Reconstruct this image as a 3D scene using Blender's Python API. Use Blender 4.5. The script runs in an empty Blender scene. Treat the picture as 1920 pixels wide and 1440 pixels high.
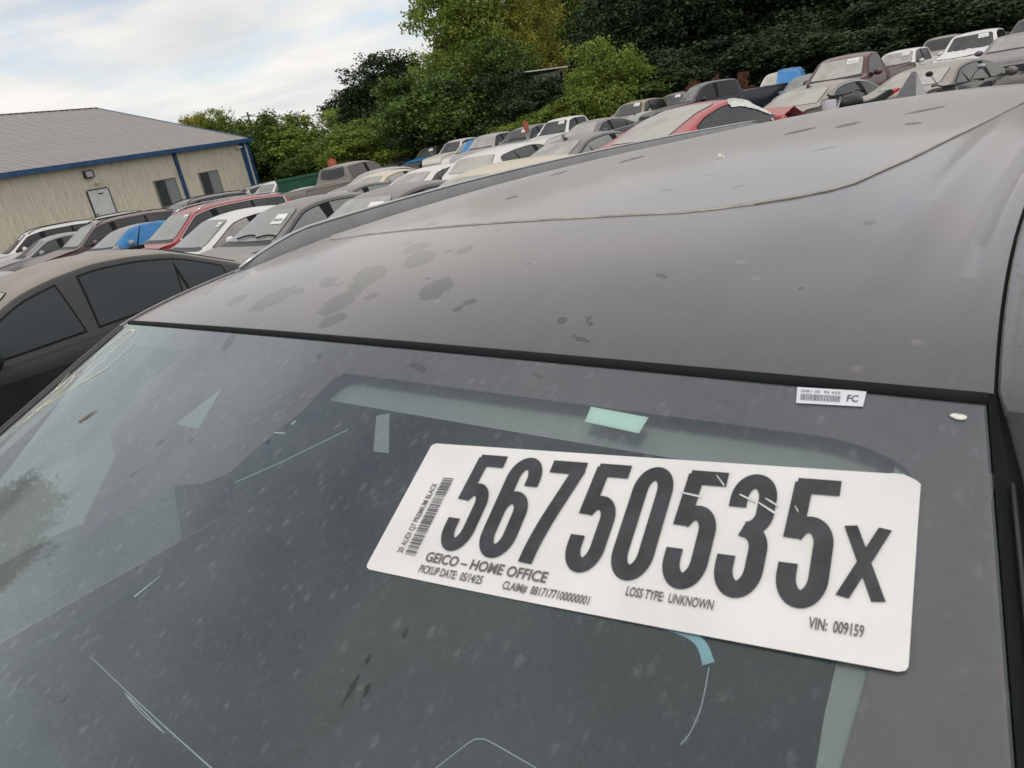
import bpy, bmesh, math, random
import numpy as np
from mathutils import Vector, Matrix

random.seed(7)
RNG = np.random.default_rng(11)
SC = bpy.context.scene
COL = SC.collection

# ------------------------------------------------------------------ camera
CH = 1.90
FPX, PITCH, ROLL = 1350.0, math.radians(20.0), math.radians(10.8)
_fw = np.array([0, math.cos(PITCH), -math.sin(PITCH)])
_dn = np.array([0, -math.sin(PITCH), -math.cos(PITCH)])
_rt = np.array([1.0, 0, 0])
CX = _rt * math.cos(ROLL) + _dn * math.sin(ROLL)
CY = -_rt * math.sin(ROLL) + _dn * math.cos(ROLL)
cam_d = bpy.data.cameras.new('camera')
cam_d.sensor_width = 36.0
cam_d.lens = 36.0 * FPX / 1920.0
cam_d.clip_start = 0.02
cam_d.clip_end = 2000.0
cam = bpy.data.objects.new('camera', cam_d)
COL.objects.link(cam)
cam.matrix_world = Matrix(((CX[0], -CY[0], -_fw[0], 0), (CX[1], -CY[1], -_fw[1], 0), (CX[2], -CY[2], -_fw[2], CH), (0, 0, 0, 1)))
cam_d.dof.use_dof = True
cam_d.dof.focus_distance = 1.6
cam_d.dof.aperture_fstop = 26.0
SC.camera = cam

# ------------------------------------------------------------------ sky and sun
SUN_AZ, SUN_EL = math.radians(186.0), math.radians(56.0)      # azimuth from +Y towards +X
world = bpy.data.worlds.new('World')
SC.world = world
world.use_nodes = True
wn, wl = world.node_tree.nodes, world.node_tree.links
for n in list(wn):
    wn.remove(n)
w_out = wn.new('ShaderNodeOutputWorld')
w_bg = wn.new('ShaderNodeBackground')
w_bg.inputs['Strength'].default_value = 0.1
w_sky = wn.new('ShaderNodeTexSky')
w_sky.sky_type = 'NISHITA'
w_sky.sun_disc = False
w_sky.sun_elevation = SUN_EL
w_sky.sun_rotation = SUN_AZ
w_tc = wn.new('ShaderNodeTexCoord')
w_sep = wn.new('ShaderNodeSeparateXYZ')
wl.new(w_tc.outputs['Generated'], w_sep.inputs[0])
w_z = wn.new('ShaderNodeMath'); w_z.operation = 'MAXIMUM'; w_z.inputs[1].default_value = 0.0
wl.new(w_sep.outputs['Z'], w_z.inputs[0])
w_za = wn.new('ShaderNodeMath'); w_za.operation = 'ADD'; w_za.inputs[1].default_value = 0.22
wl.new(w_z.outputs[0], w_za.inputs[0])
w_dx = wn.new('ShaderNodeMath'); w_dx.operation = 'DIVIDE'
w_dy = wn.new('ShaderNodeMath'); w_dy.operation = 'DIVIDE'
wl.new(w_sep.outputs['X'], w_dx.inputs[0]); wl.new(w_za.outputs[0], w_dx.inputs[1])
wl.new(w_sep.outputs['Y'], w_dy.inputs[0]); wl.new(w_za.outputs[0], w_dy.inputs[1])
w_cmb = wn.new('ShaderNodeCombineXYZ')
wl.new(w_dx.outputs[0], w_cmb.inputs['X']); wl.new(w_dy.outputs[0], w_cmb.inputs['Y'])
w_map = wn.new('ShaderNodeMapping')
w_map.inputs['Location'].default_value = (1.35, 0.4, 0.0)
w_map.inputs['Scale'].default_value = (0.8, 1.25, 1.0)
wl.new(w_cmb.outputs[0], w_map.inputs['Vector'])
w_n1 = wn.new('ShaderNodeTexNoise')
w_n1.inputs['Scale'].default_value = 1.25; w_n1.inputs['Detail'].default_value = 9.0; w_n1.inputs['Roughness'].default_value = 0.56
w_n1.inputs['Distortion'].default_value = 0.35
wl.new(w_map.outputs[0], w_n1.inputs['Vector'])
w_r1 = wn.new('ShaderNodeValToRGB')
w_r1.color_ramp.elements[0].position = 0.30; w_r1.color_ramp.elements[0].color = (0.12, 0.12, 0.12, 1)
w_r1.color_ramp.elements[1].position = 0.50; w_r1.color_ramp.elements[1].color = (1, 1, 1, 1)
wl.new(w_n1.outputs['Fac'], w_r1.inputs[0])
w_n2 = wn.new('ShaderNodeTexNoise')
w_n2.inputs['Scale'].default_value = 2.1; w_n2.inputs['Detail'].default_value = 7.0
wl.new(w_map.outputs[0], w_n2.inputs['Vector'])
w_r2 = wn.new('ShaderNodeValToRGB')
w_r2.color_ramp.elements[0].position = 0.30; w_r2.color_ramp.elements[0].color = (7.2, 7.4, 7.55, 1)
w_r2.color_ramp.elements[1].position = 0.62; w_r2.color_ramp.elements[1].color = (9.7, 9.4, 8.95, 1)
wl.new(w_n2.outputs['Fac'], w_r2.inputs[0])
w_sk = wn.new('ShaderNodeMixRGB'); w_sk.blend_type = 'MULTIPLY'; w_sk.inputs['Fac'].default_value = 1.0
w_sk.inputs['Color2'].default_value = (1.55, 1.5, 1.45, 1)
wl.new(w_sky.outputs[0], w_sk.inputs['Color1'])
w_mix = wn.new('ShaderNodeMixRGB')
wl.new(w_r1.outputs[0], w_mix.inputs['Fac'])
wl.new(w_sk.outputs[0], w_mix.inputs['Color1'])
wl.new(w_r2.outputs[0], w_mix.inputs['Color2'])
wl.new(w_mix.outputs[0], w_bg.inputs['Color'])
wl.new(w_bg.outputs[0], w_out.inputs['Surface'])

sun_d = bpy.data.lights.new('sun', 'SUN')
sun_d.energy = 1.15
sun_d.angle = math.radians(14.0)
sun_d.color = (1.0, 0.95, 0.87)
sun = bpy.data.objects.new('sun', sun_d)
COL.objects.link(sun)
_sd = Vector((math.sin(SUN_AZ) * math.cos(SUN_EL), math.cos(SUN_AZ) * math.cos(SUN_EL), math.sin(SUN_EL)))
sun.rotation_euler = _sd.to_track_quat('Z', 'Y').to_euler()
sun.location = (20, 10, 40)

vs = SC.view_settings
vs.view_transform = 'Standard'
vs.look = 'None'
vs.exposure = 0.0
vs.gamma = 1.0
vs.use_curve_mapping = False
SC.cycles.max_bounces = 8
SC.cycles.transparent_max_bounces = 16
SC.cycles.use_denoising = True

# ------------------------------------------------------------------ helpers
def ray(px, py):
    d = _fw * FPX + CX * (px - 960) + CY * (py - 720)
    return d / np.linalg.norm(d)

def pix(px, py, dist):
    """world point seen at a photo pixel, at a horizontal distance in metres"""
    r = ray(px, py)
    return np.array([0, 0, CH]) + r * dist / math.hypot(r[0], r[1])

def link(o, parent=None):
    COL.objects.link(o)
    if parent is not None:
        o.parent = parent
    return o

def mesh(name, verts, faces, mat=None, parent=None, smooth=True, loc=None, rot=None):
    me = bpy.data.meshes.new(name)
    me.from_pydata([tuple(map(float, v)) for v in verts], [], [tuple(int(i) for i in f) for f in faces])
    if smooth:
        me.polygons.foreach_set('use_smooth', [True] * len(me.polygons))
    if mat is not None:
        me.materials.append(mat)
    me.update()
    o = bpy.data.objects.new(name, me)
    if loc is not None:
        o.location = loc
    if rot is not None:
        o.rotation_euler = rot
    return link(o, parent)

def empty(name, loc=(0, 0, 0), rz=0.0):
    o = bpy.data.objects.new(name, None)
    o.location = loc
    o.rotation_euler = (0, 0, rz)
    o.empty_display_size = 0.3
    return link(o)

def tag(o, label, cat, group=None, kind=None):
    if label: o['label'] = label
    if cat: o['category'] = cat
    if group: o['group'] = group
    if kind: o['kind'] = kind
    return o

class MB:
    """collects shapes; build() links them as one mesh object"""
    def __init__(self):
        self.v, self.f = [], []
    def add(self, v, f):
        n = len(self.v)
        self.v += [tuple(map(float, p)) for p in v]
        self.f += [tuple(n + i for i in q) for q in f]
        return self
    def box(self, c, s, rot=None):
        x, y, z = [a / 2 for a in s]
        pts = [Vector((i * x, j * y, k * z)) for k in (-1, 1) for j in (-1, 1) for i in (-1, 1)]
        if rot is not None:
            pts = [rot @ p for p in pts]
        pts = [p + Vector(c) for p in pts]
        return self.add(pts, [(0, 2, 3, 1), (4, 5, 7, 6), (0, 1, 5, 4), (2, 6, 7, 3), (0, 4, 6, 2), (1, 3, 7, 5)])
    def tube(self, pts, r, n=8, cap=True):
        pts = [Vector(p) for p in pts]
        rr = r if isinstance(r, (list, tuple)) else [r] * len(pts)
        rings = []
        up = Vector((0, 0, 1))
        for i, p in enumerate(pts):
            t = (pts[min(i + 1, len(pts) - 1)] - pts[max(i - 1, 0)]).normalized()
            a = t.cross(up)
            if a.length < 1e-3:
                a = t.cross(Vector((1, 0, 0)))
            a.normalize()
            b = t.cross(a)
            rings.append([p + (a * math.cos(2 * math.pi * k / n) + b * math.sin(2 * math.pi * k / n)) * rr[i] for k in range(n)])
        v = [q for ring in rings for q in ring]
        f = [(i * n + k, i * n + (k + 1) % n, (i + 1) * n + (k + 1) % n, (i + 1) * n + k) for i in range(len(pts) - 1) for k in range(n)]
        if cap:
            f.append(tuple(range(n))[::-1])
            f.append(tuple((len(pts) - 1) * n + k for k in range(n)))
        return self.add(v, f)
    def lathe(self, prof, c, axis='X', n=24):
        v, f = [], []
        m = len(prof)
        for k in range(n):
            a = 2 * math.pi * k / n
            for (r, h) in prof:
                x, y, z = h, r * math.cos(a), r * math.sin(a)
                p = {'X': (x, y, z), 'Y': (y, x, z), 'Z': (y, z, x)}[axis]
                v.append((p[0] + c[0], p[1] + c[1], p[2] + c[2]))
        for k in range(n):
            for j in range(m - 1):
                f.append((k * m + j, k * m + j + 1, ((k + 1) % n) * m + j + 1, ((k + 1) % n) * m + j))
        return self.add(v, f)
    def ball(self, c, s, n=10, m=8):
        v, f = [], []
        for j in range(m + 1):
            th = math.pi * j / m
            for i in range(n):
                ph = 2 * math.pi * i / n
                v.append((c[0] + s[0] * math.sin(th) * math.cos(ph), c[1] + s[1] * math.sin(th) * math.sin(ph), c[2] + s[2] * math.cos(th)))
        for j in range(m):
            for i in range(n):
                f.append((j * n + i, (j + 1) * n + i, (j + 1) * n + (i + 1) % n, j * n + (i + 1) % n))
        return self.add(v, f)
    def grid(self, P, flip=False):
        P = np.asarray(P, float)
        a, b = P.shape[:2]
        f = [(i * b + j, (i + 1) * b + j, (i + 1) * b + j + 1, i * b + j + 1) for i in range(a - 1) for j in range(b - 1)]
        if flip:
            f = [q[::-1] for q in f]
        return self.add(P.reshape(-1, 3), f)
    def build(self, name, mat=None, parent=None, smooth=False, **k):
        return mesh(name, self.v, self.f, mat, parent, smooth, **k)

def copy_tree(o, parent=None):
    c = o.copy()
    link(c, parent)
    for ch in list(o.children):
        copy_tree(ch, c)
    return c

# ------------------------------------------------------------------ materials
def new_mat(name):
    m = bpy.data.materials.new(name)
    m.use_nodes = True
    return m, m.node_tree.nodes, m.node_tree.links, m.node_tree.nodes['Principled BSDF']

def noise(N, L, vec, scale, detail=5.0, rough=0.55, lo=0.4, hi=0.6, a=0.0, b=1.0, mapscale=None):
    if mapscale:
        mp = N.new('ShaderNodeMapping')
        mp.inputs['Scale'].default_value = mapscale
        L.new(vec, mp.inputs['Vector'])
        vec = mp.outputs[0]
    t = N.new('ShaderNodeTexNoise')
    t.inputs['Scale'].default_value = scale
    t.inputs['Detail'].default_value = detail
    t.inputs['Roughness'].default_value = rough
    L.new(vec, t.inputs['Vector'])
    r = N.new('ShaderNodeMapRange')
    r.inputs['From Min'].default_value = lo; r.inputs['From Max'].default_value = hi
    r.inputs['To Min'].default_value = a; r.inputs['To Max'].default_value = b
    L.new(t.outputs['Fac'], r.inputs['Value'])
    return r.outputs[0]

def mixc(N, L, fac, c1, c2, mode='MIX'):
    m = N.new('ShaderNodeMixRGB')
    m.blend_type = mode
    for s, v in ((0, fac), (1, c1), (2, c2)):
        if hasattr(v, 'is_linked') or isinstance(v, bpy.types.NodeSocket):
            L.new(v, m.inputs[s])
        elif s == 0:
            m.inputs[0].default_value = v
        else:
            m.inputs[s].default_value = (*v, 1)
    return m.outputs[0]

def mth(N, L, op, a, b=None, c=None):
    m = N.new('ShaderNodeMath')
    m.operation = op
    for i, v in enumerate((a, b, c)):
        if v is None: continue
        if isinstance(v, bpy.types.NodeSocket): L.new(v, m.inputs[i])
        else: m.inputs[i].default_value = v
    return m.outputs[0]

_mats = {}
def plain(name, col, rough=0.6, metal=0.0, var=0.15, scale=6.0):
    if name in _mats: return _mats[name]
    m, N, L, P = new_mat(name)
    tc = N.new('ShaderNodeTexCoord')
    f = noise(N, L, tc.outputs['Object'], scale, 6, 0.6, 0.35, 0.65)
    c = mixc(N, L, f, tuple(x * (1 - var) for x in col), tuple(min(1, x * (1 + var)) for x in col))
    L.new(c, P.inputs['Base Color'])
    P.inputs['Roughness'].default_value = rough
    P.inputs['Metallic'].default_value = metal
    _mats[name] = m
    return m

DUST = (0.40, 0.355, 0.315)
def up_mask(N, L, lo, hi):
    g = N.new('ShaderNodeNewGeometry')
    s = N.new('ShaderNodeSeparateXYZ')
    L.new(g.outputs['Normal'], s.inputs[0])
    r = N.new('ShaderNodeMapRange')
    r.interpolation_type = 'SMOOTHSTEP'
    r.inputs['From Min'].default_value = lo; r.inputs['From Max'].default_value = hi
    L.new(s.outputs['Z'], r.inputs['Value'])
    return r.outputs[0]

def paint(name, col, dust=0.6, side=0.12, rough=0.3, lo=0.66):
    """car paint with dust settled on the faces that look up"""
    if name in _mats: return _mats[name]
    m, N, L, P = new_mat(name)
    tc = N.new('ShaderNodeTexCoord')
    up = up_mask(N, L, lo, 1.0)
    n = noise(N, L, tc.outputs['Object'], 3.0, 7, 0.65, 0.3, 0.7, 0.72, 1.1)
    n2 = noise(N, L, tc.outputs['Object'], 55.0, 3, 0.6, 0.62, 0.68, 0.0, 0.25)
    d = mth(N, L, 'MULTIPLY_ADD', up, dust - side, side)
    d = mth(N, L, 'MULTIPLY', d, n)
    d = mth(N, L, 'SUBTRACT', d, mth(N, L, 'MULTIPLY', n2, up))
    d = mth(N, L, 'MINIMUM', mth(N, L, 'MAXIMUM', d, 0.0), 0.95)
    L.new(mixc(N, L, d, col, DUST), P.inputs['Base Color'])
    r = mth(N, L, 'MULTIPLY_ADD', d, 0.45, rough * 0.8)
    L.new(r, P.inputs['Roughness'])
    P.inputs['Specular IOR Level'].default_value = 0.5
    P.inputs['Coat Weight'].default_value = 0.35
    L.new(r, P.inputs['Coat Roughness'])
    _mats[name] = m
    return m

def carglass(name, col, dust=0.35, rough=0.08, spec=0.5):
    if name in _mats: return _mats[name]
    m, N, L, P = new_mat(name)
    tc = N.new('ShaderNodeTexCoord')
    up = up_mask(N, L, 0.1, 0.75)
    n = noise(N, L, tc.outputs['Object'], 2.2, 7, 0.65, 0.3, 0.7, 0.6, 1.15)
    d = mth(N, L, 'MULTIPLY', mth(N, L, 'MULTIPLY_ADD', up, dust * 0.93, dust * 0.07), n)
    L.new(mixc(N, L, d, col, (0.44, 0.43, 0.40)), P.inputs['Base Color'])
    L.new(mth(N, L, 'MULTIPLY_ADD', d, 0.4, rough), P.inputs['Roughness'])
    P.inputs['IOR'].default_value = 1.5
    P.inputs['Specular IOR Level'].default_value = spec
    _mats[name] = m
    return m

M_RUBBER = plain('black_rubber', (0.009, 0.010, 0.011), 0.75)
M_RUBBER.node_tree.nodes['Principled BSDF'].inputs['Specular IOR Level'].default_value = 0.2
M_TRIMDK = plain('dark_plastic', (0.03, 0.03, 0.032), 0.5)
M_CHROME = plain('bright_trim', (0.62, 0.62, 0.62), 0.25, 1.0, 0.06)
M_RIM = plain('alloy', (0.35, 0.35, 0.36), 0.35, 0.9)
M_HEAD = plain('lamp_glass', (0.55, 0.56, 0.56), 0.15)
M_TAIL = plain('red_lamp', (0.30, 0.012, 0.012), 0.2)
M_PAPER = plain('white_paper', (0.78, 0.77, 0.74), 0.6, 0, 0.04)
M_INK = plain('grey_ink', (0.32, 0.32, 0.33), 0.7)
M_WRAP = plain('white_wrap', (0.72, 0.71, 0.70), 0.45, 0, 0.1, 12)
M_TARP = plain('blue_tarp', (0.035, 0.18, 0.42), 0.3, 0, 0.2, 3)

# ------------------------------------------------------------------ parked vehicles
TYPES = {
 'sedan': dict(H=1.45, top=[(-2.42, .55), (-2.36, .70), (-2.1, .82), (-1.5, .93), (-.95, 1.0), (-.25, 1.39), (.0, 1.432), (.3, 1.45), (.65, 1.43), (.95, 1.385), (1.65, 1.09), (2.2, 1.06), (2.34, 1.02), (2.42, .75)],
   beltz=(-.95, .95, 1.6, 1.03), beltw=.90, roofw=.60, cowl=(-.92, .72), head=(-.27, .545), rr=(.98, .53), rb=(1.62, .62),
   wins=[(-.78, .06, -.02), (.15, .92, .10), (.99, 1.42, .0)], rear_end=1.45),
 'fast': dict(H=1.44, top=[(-2.35, .5), (-2.25, .68), (-1.9, .80), (-1.1, .95), (-.25, 1.375), (.1, 1.44), (.5, 1.415), (1.0, 1.33), (1.85, 1.05), (2.2, 1.04), (2.27, 1.0), (2.35, .7)],
   beltz=(-1.1, .84, 1.7, .98), beltw=.92, roofw=.60, cowl=(-1.07, .72), head=(-.27, .545), rr=(.45, .54), rb=(1.88, .56),
   wins=[(-1.0, 1.32, .0)], rear_end=1.3),
 'hatch': dict(H=1.50, top=[(-2.15, .55), (-2.05, .74), (-1.8, .86), (-.95, 1.02), (-.3, 1.43), (0, 1.485), (.3, 1.5), (.9, 1.48), (1.5, 1.425), (1.95, 1.10), (2.1, .98), (2.2, .7)],
   beltz=(-.95, .98, 1.9, 1.06), beltw=.89, roofw=.60, cowl=(-.92, .70), head=(-.32, .535), rr=(1.52, .53), rb=(1.93, .61),
   wins=[(-.78, .05, -.02), (.14, .9, .08), (.97, 1.55, .0)], rear_end=1.6),
 'suv': dict(H=1.72, top=[(-2.4, .6), (-2.32, .86), (-2.1, .98), (-1.1, 1.13), (-.4, 1.64), (0, 1.705), (.3, 1.72), (1.2, 1.70), (1.9, 1.63), (2.25, 1.18), (2.34, 1.05), (2.42, .7)],
   beltz=(-1.1, 1.08, 2.2, 1.16), beltw=.94, roofw=.64, cowl=(-1.07, .74), head=(-.42, .575), rr=(1.92, .56), rb=(2.23, .65),
   wins=[(-.92, .0, -.02), (.09, .95, .05), (1.03, 1.85, .0)], rear_end=1.9),
 'pickup': dict(H=1.90, top=[(-2.9, .7), (-2.84, 1.0), (-2.6, 1.13), (-1.15, 1.27), (-.6, 1.81), (-.35, 1.88), (-.1, 1.90), (.5, 1.88), (.8, 1.85), (.93, 1.36), (.99, 1.32), (2.8, 1.32), (2.88, 1.28), (2.92, .7)],
   beltz=(-1.15, 1.22, 2.9, 1.31), beltw=.98, roofw=.70, cowl=(-1.12, .78), head=(-.62, .63), rr=(.81, .60), rb=(.92, .66),
   wins=[(-.98, -.15, -.02), (-.05, .72, .0)], rear_end=.76, bed=(1.03, 2.80)),
 'regcab': dict(H=1.90, top=[(-2.7, .7), (-2.64, 1.0), (-2.45, 1.13), (-1.15, 1.27), (-.6, 1.81), (-.4, 1.88), (-.25, 1.90), (0, 1.88), (.12, 1.85), (.24, 1.36), (.30, 1.32), (2.6, 1.32), (2.66, 1.28), (2.7, .7)],
   beltz=(-1.15, 1.22, 2.7, 1.31), beltw=.98, roofw=.70, cowl=(-1.12, .78), head=(-.62, .63), rr=(.13, .60), rb=(.23, .66),
   wins=[(-.98, .05, -.02)], rear_end=.08, bed=(.34, 2.58)),
}

TYPES['sedan_long'] = dict(TYPES['sedan'], top=[(-2.42, .55), (-2.36, .70), (-2.1, .80), (-1.5, .91), (-.95, .98), (-.12, 1.365), (.15, 1.42), (.45, 1.45), (.75, 1.435), (1.05, 1.385), (1.7, 1.09), (2.2, 1.06), (2.34, 1.02), (2.42, .75)], head=(-.14, .545), rr=(1.07, .53), rb=(1.67, .62), beltz=(-.95, .91, 1.6, .99), wins=[(-.80, .17, -.02), (.25, .94, .09), (1.0, 1.37, .0)])

class Shape:
    def __init__(self, t):
        self.t = t
        T = TYPES[t]
        self.T = T
        pts = np.array(T['top'])
        self.y0, self.y1 = pts[0, 0], pts[-1, 0]
        yy = np.arange(self.y0 - .3, self.y1 + .3, .01)
        zz = np.interp(yy, pts[:, 0], pts[:, 1])
        sg = .035 if 'bed' in T else .06
        k = np.exp(-0.5 * (np.arange(-25, 26) * .01 / sg) ** 2); k /= k.sum()
        self.yy, self.zz = yy, np.convolve(np.pad(zz, 25, mode='edge'), k, 'valid')
        self.L = self.y1 - self.y0
        self.mid = (self.y0 + self.y1) / 2
    def zt(self, y):
        return float(np.interp(y, self.yy, self.zz))
    def wb(self, y):
        q = abs(y - self.mid) / (self.L / 2)
        e = 8.0 if 'bed' in self.T else 5.0
        return self.T['beltw'] * (1 - .20 * min(1, q) ** e)
    def zb(self, y):
        a, za, b, zb = self.T['beltz']
        return min(za + (zb - za) * (y - a) / (b - a), self.zt(y) - .015)
    def edge(self, y):
        """(x, z) of the roof edge / pillar edge / hood edge"""
        zt, zb, wi = self.zt(y), self.zb(y), self.wb(y) * .965
        h = max(0, zt - zb)
        ze = zb + h - min(.055, h * .35)
        f = (ze - zb) / (self.T['H'] - .055 - zb)
        return wi - (wi - self.T['roofw']) * max(0, f), ze
    def side(self, y, z):
        xe, ze = self.edge(y)
        zb, wi = self.zb(y), self.wb(y) * .965
        f = 0 if ze - zb < 1e-4 else min(1.0, max(0, (z - zb) / (ze - zb)))
        return wi + (xe - wi) * f + .012 * math.sin(math.pi * f)
    def low(self, y, z):
        w, zb = self.wb(y), self.zb(y)
        zs = [.20, .27, .50, (zb + .5) / 2 + .05, zb - .06, zb]
        xs = [.86 * w, .965 * w, w, w * 1.004, w * .995, w * .967]
        return float(np.interp(z, zs, xs))
    def roofz(self, y, x):
        xe, ze = self.edge(y)
        zt = self.zt(y)
        q = min(1, abs(x) / max(.05, xe))
        return zt - (zt - ze) * (.55 * q ** 2 + .45 * q ** 9)
    def section(self, y):
        w, zb = self.wb(y), self.zb(y)
        xe, ze = self.edge(y)
        P = [(.86 * w, .20), (.965 * w, .27), (w, .50), (w * 1.004, (zb + .5) / 2 + .05), (w * .995, zb - .06), (w * .967, zb)]
        for f in (.33, .66, 1.0):
            z = zb + (ze - zb) * f
            P.append((self.side(y, z), z))
        bed = self.T.get('bed')
        if bed and bed[0] < y < bed[1]:
            P += [(w * .93, zb + .012), (w * .885, zb + .006), (w * .875, zb - .25), (w * .86, zb - .46), (w * .4, zb - .47), (0, zb - .47)]
        else:
            for q in (.97, .90, .75, .5, .25, 0):
                P.append((xe * q, self.roofz(y, xe * q)))
        return P

SHAPES = {k: Shape(k) for k in TYPES}
_wheel_cache = {}

def top_patch(S, ya, wa, yb, wb_, off, n=14, m=12, inset=0.0):
    """patch lying on the top surface, ya/yb with half widths wa/wb_"""
    P = np.zeros((n + 1, m + 1, 3))
    for i in range(n + 1):
        t = inset + (1 - 2 * inset) * i / n
        y = ya + (yb - ya) * t
        hw = (wa + (wb_ - wa) * t) * (1 - 2 * inset * .6)
        e = min(t, 1 - t)
        hw -= .05 * max(0, 1 - e / .12) ** 2
        for j in range(m + 1):
            x = hw * (2 * j / m - 1)
            y2 = y + (0.035 if yb > ya else -.035) * (abs(x) / .7) ** 2 * (1 if ya < .2 else -1)
            z = S.roofz(y2, x)
            s = (S.zt(y2 + .02) - S.zt(y2 - .02)) / .04
            nl = math.hypot(1, s)
            P[i, j] = (x, y2 - s / nl * off, z + off / nl)
    return P

def side_patch(S, sgn, ya, yb, shear, off, g=0.0, n=16, m=5):
    P = np.zeros((n + 1, m + 1, 3))
    for i in range(n + 1):
        for j in range(m + 1):
            t = j / m
            y = (ya + g) + (yb - ya - 2 * g) * i / n
            y = y + shear * t * (1.0 if i > n / 2 else .6)
            zb, (xe, ze) = S.zb(y), S.edge(y)
            b = zb + .018 + g
            top = max(b + .004, ze - .035 - g)
            z = b + (top - b) * t
            P[i, j] = (sgn * (S.side(y, z) + off), y, z)
    return P

def car(name, typ, x, y, z, th, s, pm, label, cat, gw, gs=None, group=None, trim=None, rails=False, fin=False, antenna=None,
        sticker=True, detail=False, wrap=None, split=False, wipers=False, lamps=True, gr=None):
    S = SHAPES[typ]
    T = S.T
    root = empty(name, (x, y, z), math.radians(th))
    root.scale = (s, s, s)
    tag(root, label, cat, group)
    gs = gs or gw
    gr = gr or gw
    tm = trim or M_RUBBER
    # body
    ys = list(np.arange(S.y0, S.y1, .06)) + [S.y1]
    if 'bed' in T:
        a, b = T['bed']
        ys += [a - .001, a + .001, b - .001, b + .001]
        ys += list(np.arange(a - .22, a, .02))
    ys = sorted(ys)
    grid = []
    for yy in ys:
        P = S.section(yy)
        grid.append([(-px, yy, pz) for px, pz in P] + [(px, yy, pz) for px, pz in P[-2::-1]])
    b = MB().grid(grid)
    k = len(grid[0])
    b.f.append(tuple(range(k))[::-1])
    b.f.append(tuple(range((len(ys) - 1) * k, len(ys) * k)))
    b.build('body', pm, root, True)
    # glass with a dark seal round it
    def pane(nm, P, P2, mat, flip=False):
        o = MB().grid(P, flip).build(nm, mat, root, True)
        MB().grid(P2, flip).build('seal', tm if nm == 'side_window' else M_RUBBER, o, True)
        return o
    c, h = T['cowl'], T['head']
    ws = pane('windshield', top_patch(S, c[0], c[1], h[0], h[1], .007, inset=.012), top_patch(S, c[0], c[1], h[0], h[1], .0035), gw)
    MB().grid(top_patch(S, c[0] - .13, c[1] * 1.08, c[0] - .005, c[1] * 1.02, .004, 5, 12)).build('cowl_panel', M_TRIMDK, root, True)
    r, rb = T['rr'], T['rb']
    pane('rear_window', top_patch(S, r[0], r[1], rb[0], rb[1], .007, inset=.015), top_patch(S, r[0], r[1], rb[0], rb[1], .0035), gr)
    for sg in (-1, 1):
        if not split:
            y_a, y_b = T['wins'][0][0], T['wins'][-1][1]
            sh_b = T['wins'][-1][2]
            if tm is not M_RUBBER:
                MB().grid(side_patch(S, sg, y_a - .03, y_b + .03, sh_b, .003, -.014, 40, 6), sg > 0).build('chrome_line', tm, root, True)
            MB().grid(side_patch(S, sg, y_a, y_b, sh_b, .005, 0, 40, 6), sg > 0).build('window_trim', M_RUBBER, root, True)
        for (ya, yb, sh) in T['wins']:
            P = side_patch(S, sg, ya, yb, sh, .009, .014)
            if split:
                pane('side_window', P, side_patch(S, sg, ya, yb, sh, .005), gs, sg > 0)
            else:
                MB().grid(P, sg > 0).build('side_window', gs, root, True)
    # doors as panels 3 mm proud of the body side
    if detail:
        for sg in (-1, 1):
            for i, (ya, yb, sh) in enumerate(T['wins'][:2]):
                P = np.zeros((13, 7, 3))
                for a_ in range(13):
                    for b_ in range(7):
                        yy = ya - .02 + (yb - ya + .07) * a_ / 12
                        zz = .34 + (S.zb(yy) - .02 - .34) * b_ / 6
                        P[a_, b_] = (sg * (S.low(yy, zz) + .004), yy, zz)
                d = MB().grid(P, sg > 0).build('door', pm, root, True)
                zz = S.zb(yb) - .12
                MB().box((sg * (S.low(yb - .12, zz) + .03), yb - .12, zz), (.025, .17, .025)).build('handle', pm, d)
    # mirrors
    for sg in (-1, 1):
        my = c[0] + .42
        xm, zm = S.low(my, S.zb(my)) + .12, S.zb(my) + .07
        m = MB().ball((sg * xm, my, zm), (.125, .08, .09)).build('mirror', pm, root, True)
        MB().box((sg * (xm - .09), my, zm - .05), (.12, .05, .03)).build('mirror_arm', M_TRIMDK, m)
    # wheels
    for yy in (S.y0 + .95, S.y1 - 1.0):
        for sg in (-1, 1):
            R = .33 if typ in ('sedan', 'sedan_long', 'fast', 'hatch') else .38
            if R not in _wheel_cache:
                a = MB().lathe([(R * .62, -.1), (R * .93, -.11), (R, -.07), (R, .07), (R * .93, .11), (R * .62, .1)], (0, 0, 0), 'X', 22).build('tyre', M_RUBBER, root, True)
                q = MB().lathe([(R * .63, .07), (R * .58, .095), (R * .5, .06), (.05, .075), (0.0, .075)], (0, 0, 0), 'X', 20).build('rim', M_RIM, root, False)
                _wheel_cache[R] = (a.data, q.data)
                bpy.data.objects.remove(a); bpy.data.objects.remove(q)
            w = empty('wheel', (sg * (S.wb(yy) - .075), yy, R))
            w.parent = root
            if sg < 0: w.rotation_euler = (0, 0, math.pi)
            for nm, d_ in zip(('tyre', 'rim'), _wheel_cache[R]):
                link(bpy.data.objects.new(nm, d_), w)
    if lamps:
        for sg in (-1, 1):
            ya = S.y0 + .12
            P = [[(sg * (S.wb(ya + .16 * i / 4) * (.98 - .30 * j / 5) + .004), ya + .16 * i / 4 - .07 * (j / 5), S.zt(ya + .05) - .17 + .10 * i / 4) for j in range(6)] for i in range(5)]
            MB().grid(P, sg < 0).build('headlight', M_HEAD, root, True)
            yb = S.y1 - .05
            P = [[(sg * (S.wb(yb) * (1.0 - .25 * j / 5) + .006), yb + .06 * min(1, j / 2) + .004, S.zb(yb) - .26 + .17 * i / 4) for j in range(6)] for i in range(5)]
            MB().grid(P, sg > 0).build('tail_light', M_TAIL, root, True)
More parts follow.
